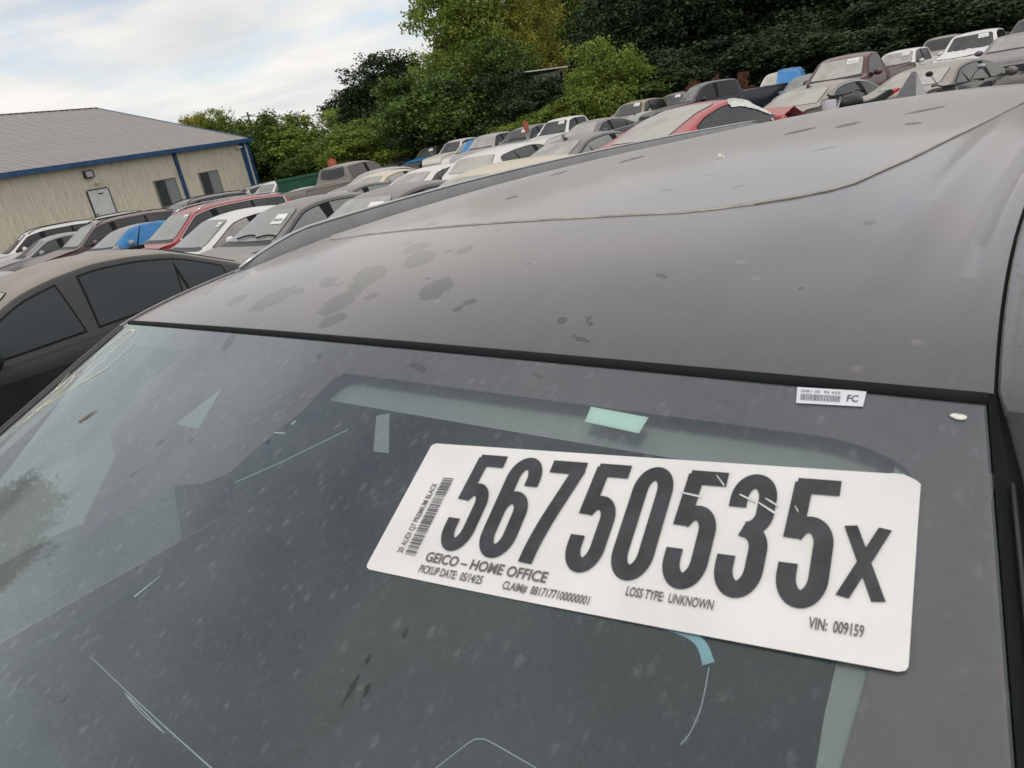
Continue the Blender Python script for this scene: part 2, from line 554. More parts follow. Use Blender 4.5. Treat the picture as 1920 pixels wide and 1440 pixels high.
        MB().box((0, S.y0 - .005, .5), (S.wb(S.y0) * 1.2, .03, .2)).build('grille', M_TRIMDK, root)
        MB().box((0, S.y0 - .02, .30), (S.wb(S.y0) * 1.9, .1, .16)).build('bumper', M_TRIMDK, root)
        MB().box((0, S.y1 + .02, .42), (S.wb(S.y1) * 1.9, .1, .22)).build('bumper', pm, root)
    if rails:
        for sg in (-1, 1):
            pts = []
            for yy in np.linspace(h[0] + .15, T['rr'][0] - .1, 14):
                xe, ze = S.edge(yy)
                pts.append((sg * (xe - .05), yy, ze + .075))
            pts[0] = (pts[0][0], pts[0][1] - .08, pts[0][2] - .06)
            pts[-1] = (pts[-1][0], pts[-1][1] + .08, pts[-1][2] - .06)
            MB().tube(pts, .016, 6).build('roof_rail', rails if not isinstance(rails, bool) else M_TRIMDK, root, True)
    if fin:
        yf = T['rr'][0] - .12
        zf = S.zt(yf)
        MB().add([(-.03, yf - .1, zf - .01), (.03, yf - .1, zf - .01), (.03, yf + .06, zf - .01), (-.03, yf + .06, zf - .01), (-.006, yf + .05, zf + .075), (.006, yf + .05, zf + .075)],
                 [(0, 4, 5, 1), (1, 5, 2), (2, 5, 4, 3), (3, 4, 0)]).build('shark_fin', pm if fin is True else fin, root)
    if antenna:
        ax, ay, ah = antenna
        za = S.roofz(ay, ax)
        MB().box((ax, ay, za + .012), (.05, .12, .03)).tube([(ax, ay, za), (ax, ay + ah * .45, za + ah * .9)], [.008, .003], 6).build('antenna', M_RUBBER, root)
    if sticker:
        f0, f1, t0, t1 = (.30, .80, .66, .93) if sticker is True else sticker
        P = np.zeros((5, 7, 3))
        for i in range(5):
            t = t0 + (t1 - t0) * i / 4
            yy = c[0] + (h[0] - c[0]) * t
            hw = c[1] + (h[1] - c[1]) * t
            for j in range(7):
                xx = hw * (f0 + (f1 - f0) * j / 6)
                y2 = yy + .035 * (xx / .7) ** 2
                P[i, j] = (xx, y2 - .009, S.roofz(y2, xx) + .012)
        st = MB().grid(P).build('lot_sticker', M_PAPER, root, True)
        b = MB()
        for q in range(8):
            a = P[1, 0] + (P[1, 6] - P[1, 0]) * (.1 + .1 * q)
            d = P[1, 0] * .45 + P[3, 0] * .55 + (P[3, 6] - P[3, 0]) * (.1 + .1 * q)
            e = (P[1, 6] - P[1, 0]) * .06
            o = np.array([0, -.003, .004])
            b.add([a + o, a + e + o, d + e + o, d + o], [(0, 1, 2, 3)])
        b.build('print', M_INK, st)
    if wipers:
        for xw in (-.35, .25):
            pts = []
            for q in range(7):
                xx = xw + .48 * q / 6
                yy = c[0] + .04 + .03 * math.sin(q / 6 * 3) + .05 * q / 6
                pts.append((xx, yy, S.roofz(yy, xx) + .03))
            MB().tube(pts, .012, 5).build('wiper', M_RUBBER, root)
    if wrap == 'hood':
        P = top_patch(S, S.y0 + .25, S.wb(S.y0 + .3) * .9, c[0] - .02, c[1] * 1.1, .03, 26, 22)
        P = P + RNG.normal(0, .012, P.shape)
        MB().grid(P).build('hood_wrap', M_WRAP, root, True)
    return root

def tarp(name, S, s, x, y, z, th, kind, label, mat, cat='tarp'):
    """a creased plastic sheet lying over one side of a parked car"""
    t = S.T
    root = None
    P = []
    if kind == 'side':
        ya, yb = -.80, 1.25
        n, m = 46, 26
        for i in range(n + 1):
            yy = ya + (yb - ya) * i / n
            xe, ze = S.edge(yy)
            row = []
            for j in range(m + 1):
                q = j / m
                if q < .35:
                    xx = xe * (.80 + .20 * q / .35); zz = S.roofz(yy, xx) + .022
                else:
                    f = (q - .35) / .65
                    zz = ze + (S.zb(yy) - .03 + .02 * math.sin(yy * 5) - ze) * f
                    xx = (S.side(yy, zz) if zz > S.zb(yy) else S.low(yy, zz)) + .03
                w = .006 * math.sin(yy * 11 + 4 * q) * math.sin(q * 8 + yy * 3) + RNG.normal(0, .0012)
                row.append((xx + abs(w), yy + w * .5, zz + w))
            P.append(row)
    else:
        n, m = 34, 40
        for i in range(n + 1):
            yy = -1.25 + 1.9 * i / n
            row = []
            for j in range(m + 1):
                q = j / m
                xx = (-.15 + 1.15 * q)
                xe, ze = S.edge(yy)
                if xx < xe:
                    zz = S.roofz(yy, xx) + .05
                else:
                    f = min(1, (xx - xe) / .35)
                    zz = ze + (S.zb(yy) - .1 - ze) * f ** .8 + .03
                    xx = S.side(yy, max(zz, S.zb(yy))) + .05
                w = .03 * math.sin(yy * 8 + 5 * q) * math.sin(q * 6 - yy * 4) + RNG.normal(0, .003)
                row.append((xx + w, yy + w * .5, zz + abs(w)))
            P.append(row)
    o = MB().grid(P).build(name, mat, None, True)
    o.location = (x, y, z); o.rotation_euler = (0, 0, math.radians(th)); o.scale = (s, s, s)
    tag(o, label, cat)
    return o

# ------------------------------------------------------------------ the dusty black SUV in front
Q_MID = (-0.17468, 0.83616)
Q_ROT = math.radians(-43.0407)
Z0, TW, BOW, CR = 1.6845, math.radians(27), .045, .022

def ws(X, s, off=0.0):
    hw = .64 + .2 * s
    q = X / hw
    b = 1 - q * q
    nx = .16 * q
    return np.array([X + nx * off, -(BOW + .05 * s) * b - s * math.cos(TW) - .45 * off, Z0 + CR * b - s * math.sin(TW) + .03 * s * b + .88 * off])

def rA(r): return .05 * (1 - math.exp(-max(r, 0) / .2)) - .027 * max(0, r - .8) ** 1.5
def rk(r): return CR + (.045 - CR) * (1 - math.exp(-max(r, 0) / .3))
def rhw(r): return .64 - .045 * (1 - math.exp(-max(0, r) / .35))
def roof(X, r, off=0.0):
    q = X / rhw(r)
    b = 1 - q * q
    ridge = .007 * math.exp(-((abs(X) - (.545 - .04 * min(1, r / 1.3))) / .022) ** 2) * min(1, max(0, r - .12) / .25)
    if X > 0:
        ridge -= .0070 * math.exp(-((X - (rhw(r) - .024)) / .006) ** 2) * min(1, max(0, r - .17) / .10)
        ridge -= .0030 * math.exp(-((X - (rhw(r) - .006)) / .004) ** 2) * min(1, max(0, r - .10) / .2)
    return np.array([X, -BOW * b * math.exp(-max(r, 0) / .4) + r, Z0 + rA(r) + rk(r) * b + ridge + off])

BLOBS = [(0.0867, 0.1013, 0.0118, 0.022, -0.0259, 0.0194), (-0.0509, 0.0664, 0.0084, 0.0297, -0.0294, 0.0157), (-0.0759, 0.1361, 0.0126, 0.0234, -0.0402, 0.0262), (-0.0628, 0.1047, 0.0009, 0.0182, -0.0283, 0.016), (-0.218, 0.0722, 0.0184, 0.0343, -0.0351, 0.0162), (-0.1851, 0.0934, 0.011, 0.0061, -0.0174, 0.0095), (-0.0182, 0.03, 0.0127, 0.0141, -0.0172, 0.0094), (-0.0297, 0.1831, 0.0124, 0.0221, -0.0332, 0.0257), (-0.0831, 0.2277, 0.0112, 0.0211, -0.0284, 0.0223), (-0.1311, 0.2502, 0.0083, 0.0065, -0.0147, 0.0117), (0.0293, 0.21, 0.0061, 0.0154, -0.0147, 0.0128), (-0.148, 0.1183, 0.0061, 0.0132, -0.0259, 0.0146), (-0.0052, 0.0806, 0.0074, 0.0064, -0.0102, 0.0067), (-0.5142, 0.1643, 0.0062, 0.025, -0.0527, 0.0229), (-0.3242, 0.0696, 0.0057, 0.0187, -0.022, 0.0087), (0.1627, 0.0765, 0.0076, 0.0059, -0.0056, 0.0049), (0.1573, 0.0621, 0.0023, 0.0053, -0.0058, 0.0042), (0.2959, 0.0529, 0.0047, 0.0035, -0.0061, 0.0068), (0.3209, 0.0599, 0.0023, 0.0032, -0.0042, 0.0044), (0.3275, 0.0296, 0.0072, -0.0032, -0.0012, 0.0046), (0.3392, 0.0259, 0.0068, -0.0018, -0.0017, 0.0042), (0.171, 0.1654, 0.0029, 0.0037, -0.0034, 0.0035), (0.0044, 0.2053, 0.0025, 0.0061, -0.0076, 0.0064), (-0.1113, 0.1111, 0.0036, 0.005, -0.0071, 0.0043), (0.0485, 0.1255, 0.0035, 0.0035, -0.0042, 0.0033), (0.1022, 0.129, 0.0024, 0.0029, -0.0031, 0.0026), (-0.353, 0.2242, -0.0021, 0.013, -0.0206, 0.0116), (-0.7259, 0.5846, -0.1123, 0.1584, 0.0897, -0.0655), (-0.1792, 0.35, 0.0107, 0.0098, -0.0167, 0.0146), (0.0219, 0.2869, 0.0019, 0.0056, -0.0064, 0.0063), (-0.509, 0.1031, 0.0005, 0.0104, -0.0194, 0.007), (-0.5793, 0.1642, -0.0012, 0.0112, -0.0265, 0.0108), (0.1886, 0.4554, 0.0089, 0.0112, -0.0052, 0.0088), (0.0429, 0.5402, 0.0137, 0.0071, -0.0069, 0.0104), (0.2925, 0.4646, 0.0059, 0.0119, -0.0032, 0.0065), (0.2416, 1.1022, 0.0138, 0.0511, -0.0119, 0.0392), (0.1679, 1.045, 0.0153, 0.064, -0.0118, 0.0325), (0.324, 1.3664, 0.0248, 0.1148, -0.0096, 0.0447), (0.3678, 1.0533, 0.015, 0.0112, -0.0071, 0.0313), (0.491, 0.305, 0.0062, 0.0044, -0.0028, 0.0092), (0.349, 0.143, 0.0098, -0.0039, -0.0027, 0.0068), (0.4829, 0.1307, 0.0025, 0.0003, -0.0017, 0.0051), (-0.1018, 0.8493, 0.0098, 0.0484, -0.0173, 0.028), (-0.2679, 0.8233, -0.0013, 0.0422, -0.0244, 0.0321), (0.3086, 0.745, 0.0159, 0.0272, -0.004, 0.0115), (0.2082, 0.5488, 0.0071, 0.0098, -0.0033, 0.0064), (0.4569, 0.6072, 0.0021, 0.0078, -0.0016, 0.0057), (-0.1372, 0.5039, 0.0061, 0.0133, -0.0173, 0.0192), (0.3264, 0.0522, 0.0047, 0.0005, -0.0041, 0.0066)]
WBLOBS = [(-0.1835, 0.0191, -0.0079, -0.0191, -0.0131, -0.003), (0.1845, 0.027, 0.016, 0.0023, -0.0025, -0.0051), (0.0274, 0.0267, 0.0006, -0.005, -0.006, -0.0024), (0.3327, 0.2739, -0.0033, -0.0074, -0.0026, 0.0003), (0.3357, 0.2945, -0.0005, -0.0108, -0.0031, -0.0002), (0.3356, 0.3054, 0.0003, -0.003, -0.0027, -0.0003), (0.3486, 0.2797, -0.001, -0.0071, -0.0027, 0.0), (0.3475, 0.291, 0.0005, -0.0074, -0.0022, -0.0002), (0.347, 0.3005, 0.0004, -0.0023, -0.0022, -0.0003), (0.3209, 0.0207, 0.0087, 0.002, -0.0007, -0.0028), (0.0646, 0.1408, 0.0038, -0.0061, -0.003, -0.0011), (-0.1164, 0.1741, 0.0047, -0.0085, -0.0045, -0.001), (0.3494, 0.2521, -0.0026, -0.007, -0.0017, 0.0001), (0.0879, 0.3941, 0.0004, -0.008, -0.0024, 0.0001), (-0.0599, 0.1601, 0.0024, -0.0064, -0.004, -0.001), (-0.1082, 0.217, 0.0014, -0.0068, -0.0043, -0.0007)]

def blot_field(XY, blobs):
    out = np.full(len(XY), -1.0)
    for (cx, cy, ax, ay, bx, by) in blobs:
        A = np.linalg.inv(np.array([[ax, bx], [ay, by]]))
        d = (XY - np.array([cx, cy])) @ A.T
        out = np.maximum(out, 1 - np.hypot(d[:, 0], d[:, 1]))
    return out

def dusty_paint(name, col, dustc, amt):
    m, N, L, P = new_mat(name)
    tc = N.new('ShaderNodeTexCoord')
    obj = tc.outputs['Object']
    at = N.new('ShaderNodeAttribute'); at.attribute_name = 'blot'
    e1 = noise(N, L, obj, 90, 5, .7, 0.0, 1.0, -.55, .55)
    e2 = noise(N, L, obj, 420, 3, .7, 0.0, 1.0, -.25, .25)
    f = mth(N, L, 'ADD', mth(N, L, 'ADD', at.outputs['Fac'], e1), e2)
    blot = N.new('ShaderNodeMapRange')
    blot.inputs['From Min'].default_value = .10; blot.inputs['From Max'].default_value = .16
    L.new(f, blot.inputs['Value'])
    big = noise(N, L, obj, 2.2, 6, .6, .3, .7, .82, 1.12)
    fine = noise(N, L, obj, 300, 4, .7, .3, .7, .86, 1.14)
    streak = noise(N, L, obj, 9, 5, .6, .3, .7, .93, 1.07, (6, 1, 1))
    d = mth(N, L, 'MULTIPLY', mth(N, L, 'MULTIPLY', mth(N, L, 'MULTIPLY', big, fine), streak), amt)
    d = mth(N, L, 'MULTIPLY', d, mth(N, L, 'MULTIPLY_ADD', blot.outputs[0], -.86, 1.0))
    L.new(mth(N, L, 'MULTIPLY_ADD', blot.outputs[0], -.30, .66), P.inputs['Sheen Weight'])
    # pale rain-splash specks
    vo = N.new('ShaderNodeTexVoronoi'); vo.inputs['Scale'].default_value = 34
    L.new(obj, vo.inputs['Vector'])
    sp = N.new('ShaderNodeSeparateColor'); L.new(vo.outputs['Color'], sp.inputs[0])
    thr = mth(N, L, 'MULTIPLY', mth(N, L, 'MAXIMUM', mth(N, L, 'SUBTRACT', sp.outputs[0], .55), 0.0), .42)
    dd = mth(N, L, 'ADD', vo.outputs['Distance'], noise(N, L, obj, 330, 3, .7, 0, 1, -.12, .12))
    spk = N.new('ShaderNodeMapRange')
    L.new(mth(N, L, 'SUBTRACT', thr, dd), spk.inputs['Value'])
    spk.inputs['From Min'].default_value = -.03; spk.inputs['From Max'].default_value = .05
    d = mth(N, L, 'MULTIPLY_ADD', spk.outputs[0], .13, d)
    L.new(mixc(N, L, d, col, dustc), P.inputs['Base Color'])
    L.new(mth(N, L, 'MULTIPLY_ADD', d, .3, .19), P.inputs['Roughness'])
    P.inputs['Coat Weight'].default_value = .25
    P.inputs['Coat Roughness'].default_value = .1
    P.inputs['Sheen Weight'].default_value = .55
    P.inputs['Sheen Roughness'].default_value = .36
    P.inputs['Sheen Tint'].default_value = (.84, .77, .72, 1)
    return m

M_QP = dusty_paint('dusty_black_paint', (.012, .012, .013), (.40, .368, .418), .175)
M_QS = plain('seal_dust', (.34, .31, .28), .8, 0, .25, 40)
M_QPAN = dusty_paint('dusty_glass_roof', (.010, .010, .012), (.43, .40, .385), .40)
M_ALU = plain('dusty_aluminium', (.27, .27, .275), .42, .35, .12, 14)
M_INT = plain('dark_interior', (.022, .028, .032), .8)
M_DASH = plain('dash_plastic', (.038, .047, .053), .65)
M_HEADL = plain('headliner_cloth', (.36, .36, .35), .9, 0, .05)
M_BAG = plain('airbag_cloth', (.88, .88, .87), .85, 0, .06, 4)
_N, _L = M_BAG.node_tree.nodes, M_BAG.node_tree.links
_t = _N.new('ShaderNodeBsdfTranslucent'); _t.inputs['Color'].default_value = (.90, .92, .92, 1)
_x = _N.new('ShaderNodeMixShader'); _x.inputs[0].default_value = .6
_L.new(_N['Principled BSDF'].outputs[0], _x.inputs[1]); _L.new(_t.outputs[0], _x.inputs[2]); _L.new(_x.outputs[0], _N['Material Output'].inputs['Surface'])

# windshield glass: clear, with a film of dust and dried splashes
m, N, L, P = new_mat('dusty_windshield')
M_QG = m
tc = N.new('ShaderNodeTexCoord'); obj = tc.outputs['Object']
at = N.new('ShaderNodeAttribute'); at.attribute_name = 'blot'
e1 = noise(N, L, obj, 110, 5, .7, 0, 1, -.5, .5)
blot = N.new('ShaderNodeMapRange'); blot.inputs['From Min'].default_value = .08; blot.inputs['From Max'].default_value = .2
L.new(mth(N, L, 'ADD', at.outputs['Fac'], e1), blot.inputs['Value'])
film = noise(N, L, obj, 4, 7, .65, .3, .7, .058, .098)
fine = noise(N, L, obj, 420, 4, .7, .3, .7, .85, 1.15)
film = mth(N, L, 'MULTIPLY', mth(N, L, 'MULTIPLY', film, fine), mth(N, L, 'MULTIPLY_ADD', blot.outputs[0], -.75, 1.0))
def specks(scale, cut, gain, seedoff, stretch):
    mp = N.new('ShaderNodeMapping'); mp.inputs['Location'].default_value = (seedoff, seedoff * .7, 0)
    mp.inputs['Rotation'].default_value = (0, 0, .15)
    mp.inputs['Scale'].default_value = stretch
    L.new(obj, mp.inputs['Vector'])
    vo = N.new('ShaderNodeTexVoronoi'); vo.inputs['Scale'].default_value = scale
    L.new(mp.outputs[0], vo.inputs['Vector'])
    sp = N.new('ShaderNodeSeparateColor'); L.new(vo.outputs['Color'], sp.inputs[0])
    thr = mth(N, L, 'MULTIPLY', mth(N, L, 'MAXIMUM', mth(N, L, 'SUBTRACT', sp.outputs[0], cut), 0.0), gain)
    dd = mth(N, L, 'ADD', vo.outputs['Distance'], noise(N, L, obj, scale * 6, 3, .8, .36, .64, -.42, .30))
    k = N.new('ShaderNodeMapRange')
    L.new(mth(N, L, 'SUBTRACT', thr, dd), k.inputs['Value'])
    k.inputs['From Min'].default_value = -.02; k.inputs['From Max'].default_value = .12
    return k.outputs[0]
s1 = specks(150, .76, 1.7, .0, (1, .62, .7))
s2 = specks(380, .66, 1.1, 3.1, (1, .7, .75))
film = mth(N, L, 'MINIMUM', mth(N, L, 'MULTIPLY_ADD', s2, .03, mth(N, L, 'MULTIPLY_ADD', s1, .06, film)), .8)
# a thin layer covers more of the surface the flatter one looks along it: 1 - (1 - film) ^ (1 / cos)
lw = N.new('ShaderNodeNewGeometry')
dt = N.new('ShaderNodeVectorMath'); dt.operation = 'DOT_PRODUCT'
L.new(lw.outputs['Normal'], dt.inputs[0]); L.new(lw.outputs['Incoming'], dt.inputs[1])
cs_ = mth(N, L, 'MAXIMUM', mth(N, L, 'ABSOLUTE', dt.outputs['Value']), .12)
film = mth(N, L, 'SUBTRACT', 1.0, mth(N, L, 'POWER', mth(N, L, 'SUBTRACT', 1.0, film), mth(N, L, 'DIVIDE', 1.0, cs_)))
dif = N.new('ShaderNodeBsdfDiffuse'); dif.inputs['Color'].default_value = (.465, .51, .535, 1)
tr = N.new('ShaderNodeBsdfTransparent'); tr.inputs['Color'].default_value = (.80, .88, .88, 1)
gl = N.new('ShaderNodeBsdfGlossy'); gl.inputs['Roughness'].default_value = .035; gl.inputs['Color'].default_value = (.78, .94, 1.0, 1)
fr = N.new('ShaderNodeFresnel'); fr.inputs['IOR'].default_value = 1.58
x1 = N.new('ShaderNodeMixShader'); x2 = N.new('ShaderNodeMixShader')
L.new(fr.outputs[0], x1.inputs[0]); L.new(tr.outputs[0], x1.inputs[1]); L.new(gl.outputs[0], x1.inputs[2])
L.new(film, x2.inputs[0]); L.new(x1.outputs[0], x2.inputs[1]); L.new(dif.outputs[0], x2.inputs[2])
N.remove(P)
L.new(x2.outputs[0], N['Material Output'].inputs['Surface'])

m, N, L, P = new_mat('clear_side_glass')
M_QSG = m
tr = N.new('ShaderNodeBsdfTransparent'); tr.inputs['Color'].default_value = (.62, .67, .68, 1)
gl = N.new('ShaderNodeBsdfGlossy'); gl.inputs['Roughness'].default_value = .05
fr = N.new('ShaderNodeFresnel')
x1 = N.new('ShaderNodeMixShader')
L.new(fr.outputs[0], x1.inputs[0]); L.new(tr.outputs[0], x1.inputs[1]); L.new(gl.outputs[0], x1.inputs[2])
N.remove(P); L.new(x1.outputs[0], N['Material Output'].inputs['Surface'])

M_PRIV = M_QSG.copy(); M_PRIV.name = 'privacy_glass'
for _n in M_PRIV.node_tree.nodes:
    if _n.type == 'BSDF_TRANSPARENT': _n.inputs['Color'].default_value = (.09, .11, .11, 1)
M_FRIT = plain('ceramic_frit', (.17, .112, .130), .7, 0, .08, 60)

q7 = empty('suv', (Q_MID[0], Q_MID[1], 0), Q_ROT)
tag(q7, 'dusty black SUV in front with a white number sticker on its windshield', 'suv')

def set_blot(o, XY, blobs):
    a = o.data.attributes.new('blot', 'FLOAT', 'POINT')
    a.data.foreach_set('value', blot_field(XY, blobs).astype(np.float32))

# roof skin
rs = np.concatenate([np.linspace(.006, .9, 230), np.linspace(.91, 2.95, 120)])
qs = np.concatenate([np.linspace(-1, .84, 190), np.linspace(.845, 1, 50)])
XY, V = [], []
for r in rs:
    for q in qs:
        X = q * rhw(r)
        XY.append((X, r)); V.append(roof(X, r))
n, k = len(rs), len(qs)
F = [(i * k + j, i * k + j + 1, (i + 1) * k + j + 1, (i + 1) * k + j) for i in range(n - 1) for j in range(k - 1)]
o = mesh('roof', V, F, M_QP, q7)
set_blot(o, np.array(XY), BLOBS)
ROOF = o

# glass sunroof panel, 2.5 mm proud, with its dusty seal
XR_T = [(.322, .27), (.333, .31), (.35, .345), (.375, .38), (.41, .41), (.45, .427), (.63, .452), (.88, .471), (1.29, .493), (2.45, .50)]
XL_T = [(.322, -.485), (.327, -.51), (.337, -.53), (.36, -.545), (.6, -.548), (2.45, -.52)]
def sr_lim(r):
    return float(np.interp(r, [p[0] for p in XL_T], [p[1] for p in XL_T])), float(np.interp(r, [p[0] for p in XR_T], [p[1] for p in XR_T]))
def sr_y(X, r):
    return r + .20 * X * X * math.exp(-max(0, r - .322) / .35)
rr = np.concatenate([[p[0] for p in XR_T[:6]], [.327, .337, .36, .34, .43], np.linspace(.48, 2.45, 90)])
rr = np.unique(rr)
XY, V = [], []
for r in rr:
    xl, xr_ = sr_lim(r)
    for j in range(101):
        X = xl + (xr_ - xl) * j / 100
        edge = min(1.0, min(X - xl, xr_ - X) / .012)
        XY.append((X, sr_y(X, r))); V.append(roof(X, sr_y(X, r), .0006 + .0010 * edge))
n, k = len(rr), 101
F = [(i * k + j, i * k + j + 1, (i + 1) * k + j + 1, (i + 1) * k + j) for i in range(n - 1) for j in range(k - 1)]
o = mesh('sunroof', V, F, M_QPAN, q7)
set_blot(o, np.array(XY), BLOBS)
sp = [(sr_lim(r)[0], sr_y(sr_lim(r)[0], r)) for r in rr[::-1]]
sp += [(X, sr_y(X, .322)) for X in np.linspace(-.48, .265, 40)]
sp += [(sr_lim(r)[1], sr_y(sr_lim(r)[1], r)) for r in rr]
def seal_ring(name, w, off, mat, par):
    P = []
    for i, (X, r) in enumerate(sp):
        a, b = np.array(sp[max(0, i - 1)]), np.array(sp[min(len(sp) - 1, i + 1)])
        t = (b - a) / (np.linalg.norm(b - a) + 1e-9)
        nrm = np.array([t[1], -t[0]])
        row = []
        for f, hgt in ((-.4, .0005), (-.15, off), (.6, off), (1.0, .0005)):
            p = np.array([X, r]) + nrm * w * f
            row.append(roof(p[0], p[1], hgt))
        P.append(row)
    return MB().grid(P).build(name, mat, par, True)
seal_ring('sunroof_seal', .0034, .0018, M_QS, o)
P = []
for i, (X, r) in enumerate(sp):
    if X < .33: continue
    a, b = np.array(sp[max(0, i - 1)]), np.array(sp[min(len(sp) - 1, i + 1)])
    t = (b - a) / (np.linalg.norm(b - a) + 1e-9)
    nrm = np.array([t[1], -t[0]])
    P.append([roof(*(np.array([X, r]) + nrm * f), .0016) for f in (.0035, .0050)])
MB().grid(P).build('sunroof_gap', M_RUBBER, o, True)

# roof rails
for sg in (-1, 1):
    P = []
    for r in np.linspace(.20 if sg < 0 else .8, 2.85, 80):
        h = .036 * min(1, max(0, (r - (.20 if sg < 0 else .8)) / (.16 if sg < 0 else .5))) ** .7 * min(1, max(0, (2.85 - r) / .2)) ** .7 + .002
        X = .602
        c = roof(sg * X, r)
        row = []
        k_w = min(1, h / .02)
        for dx, dz in ((-.013 * k_w, -.004), (-.012 * k_w, h * .8), (-.008 * k_w, h), (.010 * k_w, h), (.016 * k_w, h * .75), (.018 * k_w, -.006)):
            row.append((c[0] + sg * dx, c[1], c[2] + dz))
        P.append(row)
    MB().grid(P, sg > 0).build('roof_rail', M_ALU if sg < 0 else M_QP, q7, True)
    MB().tube([roof(sg * .594, r, .036 * min(1, max(0, (r - .20) / .16)) ** .7 + .002) for r in np.linspace(.21 if sg < 0 else 1.5, 2.7, 60)], .0032, 6).build('rail_trim', M_CHROME, q7, True)

# shark fin at the back of the roof
c = roof(0, 2.74)
MB().add([(-.035, 2.64, c[2] + .005), (.035, 2.64, c[2] + .005), (.04, 2.80, c[2] - .012), (-.04, 2.80, c[2] - .012), (-.008, 2.77, c[2] + .085), (.008, 2.77, c[2] + .085), (-.010, 2.79, c[2] + .07), (.010, 2.79, c[2] + .07)],
         [(0, 4, 5, 1), (1, 5, 7, 2), (7, 5, 4, 6), (0, 3, 6, 4), (3, 2, 7, 6)]).build('shark_fin', M_QP, q7)

# windshield
XY, V = [], []
ss = np.concatenate([np.linspace(.005, .45, 150), np.linspace(.46, 1.08, 40)])
for s in ss:
    for j in range(241):
        X = (j / 120 - 1) * (.64 + .2 * s - .004)
        XY.append((X, s)); V.append(ws(X, s))
F = [(i * 241 + j, (i + 1) * 241 + j, (i + 1) * 241 + j + 1, i * 241 + j + 1) for i in range(len(ss) - 1) for j in range(240)]
WS = mesh('windshield', V, F, M_QG, q7)
set_blot(WS, np.array(XY), WBLOBS)

def ws_fill(poly, off, name, mat, par, step=.012):
    """fill an outline given in windshield coordinates, following the curve of the glass"""
    bm = bmesh.new()
    vs_ = []
    for i in range(len(poly)):
        a, b = np.array(poly[i]), np.array(poly[(i + 1) % len(poly)])
        nseg = max(1, int(np.linalg.norm(b - a) / step))
        for q in range(nseg):
            p = a + (b - a) * q / nseg
            vs_.append(bm.verts.new((p[0], p[1], 0)))
    f = bm.faces.new(vs_)
    bmesh.ops.triangulate(bm, faces=[f])
    for it in range(2):
        es = [e for e in bm.edges if e.calc_length() > step * 2.2]
        if es:
            bmesh.ops.subdivide_edges(bm, edges=es, cuts=1)
            bmesh.ops.triangulate(bm, faces=bm.faces[:])
    for v in bm.verts:
        v.co = Vector(ws(v.co.x, v.co.y, off))
    bmesh.ops.recalc_face_normals(bm, faces=bm.faces[:])
    me = bpy.data.meshes.new(name)
    bm.to_mesh(me); bm.free()
    me.materials.append(mat)
    ob = bpy.data.objects.new(name, me)
    return link(ob, par)

# ceramic frit behind the glass: top band, side bands, sensor patch
def band_bottom(X):
    a = abs(X)
    t = .043
    if X > .545:
        d = min(1, (X - .545) / .07)
        t += .034 * (1 - math.sqrt(max(0, 1 - d * d)))
    return t
P = [[ws(X, .004 + (band_bottom(X) - .004) * i / 5, -.0022) for i in range(6)] for X in np.linspace(-.634, .614, 140)]
FR = MB().grid(P, True).build('frit', M_FRIT, WS, True)
P = [[ws(.614 + (.64 + .2 * s - .005 - .614) * i / 5, s, -.0022) for i in range(6)] for s in np.linspace(.004, 1.05, 60)]
MB().grid(P).build('frit', M_FRIT, WS, True)
P = [[ws(-(.64 + .2 * s - .004) + .03 * i / 4, s, -.0022) for i in range(5)] for s in np.linspace(.043, 1.05, 60)]
MB().grid(P).build('frit', M_FRIT, WS, True)
bump = [(-0.2829, 0.0411), (-0.2928, 0.082), (-0.2829, 0.1333), (-0.2662, 0.1792), (-0.2431, 0.1906), (-0.1944, 0.2037), (-0.1741, 0.2236), (-0.1415, 0.2602), (-0.1114, 0.2945), (-0.09, 0.2888), (-0.0676, 0.259), (-0.04, 0.2173), (-0.0272, 0.2111), (0.0184, 0.1996), (0.0438, 0.1818), (0.0507, 0.1534), (0.0722, 0.0982), (0.0762, 0.0541), (0.0899, 0.0405)]
ws_fill(bump, -.0024, 'frit', M_FRIT, WS)
M_PALE = plain('pale_bracket', (.36, .37, .36), .6, 0, .05)
ws_fill([(-.1012, .0877), (-.1249, .1467), (-.0705, .1454)], -.0017, 'camera_window', M_PALE, WS)
M_TOLL = plain('mint_tag', (.80, .92, .84), .5, 0, .04)
ws_fill([(.3832, .0442), (.4331, .047), (.4323, .0625), (.3852, .0591)], -.0017, 'toll_tag', M_TOLL, WS)
ws_fill([(.1631, .0809), (.1768, .0755), (.2115, .1165), (.1928, .1182)], -.012, 'clip', M_PALE, WS)
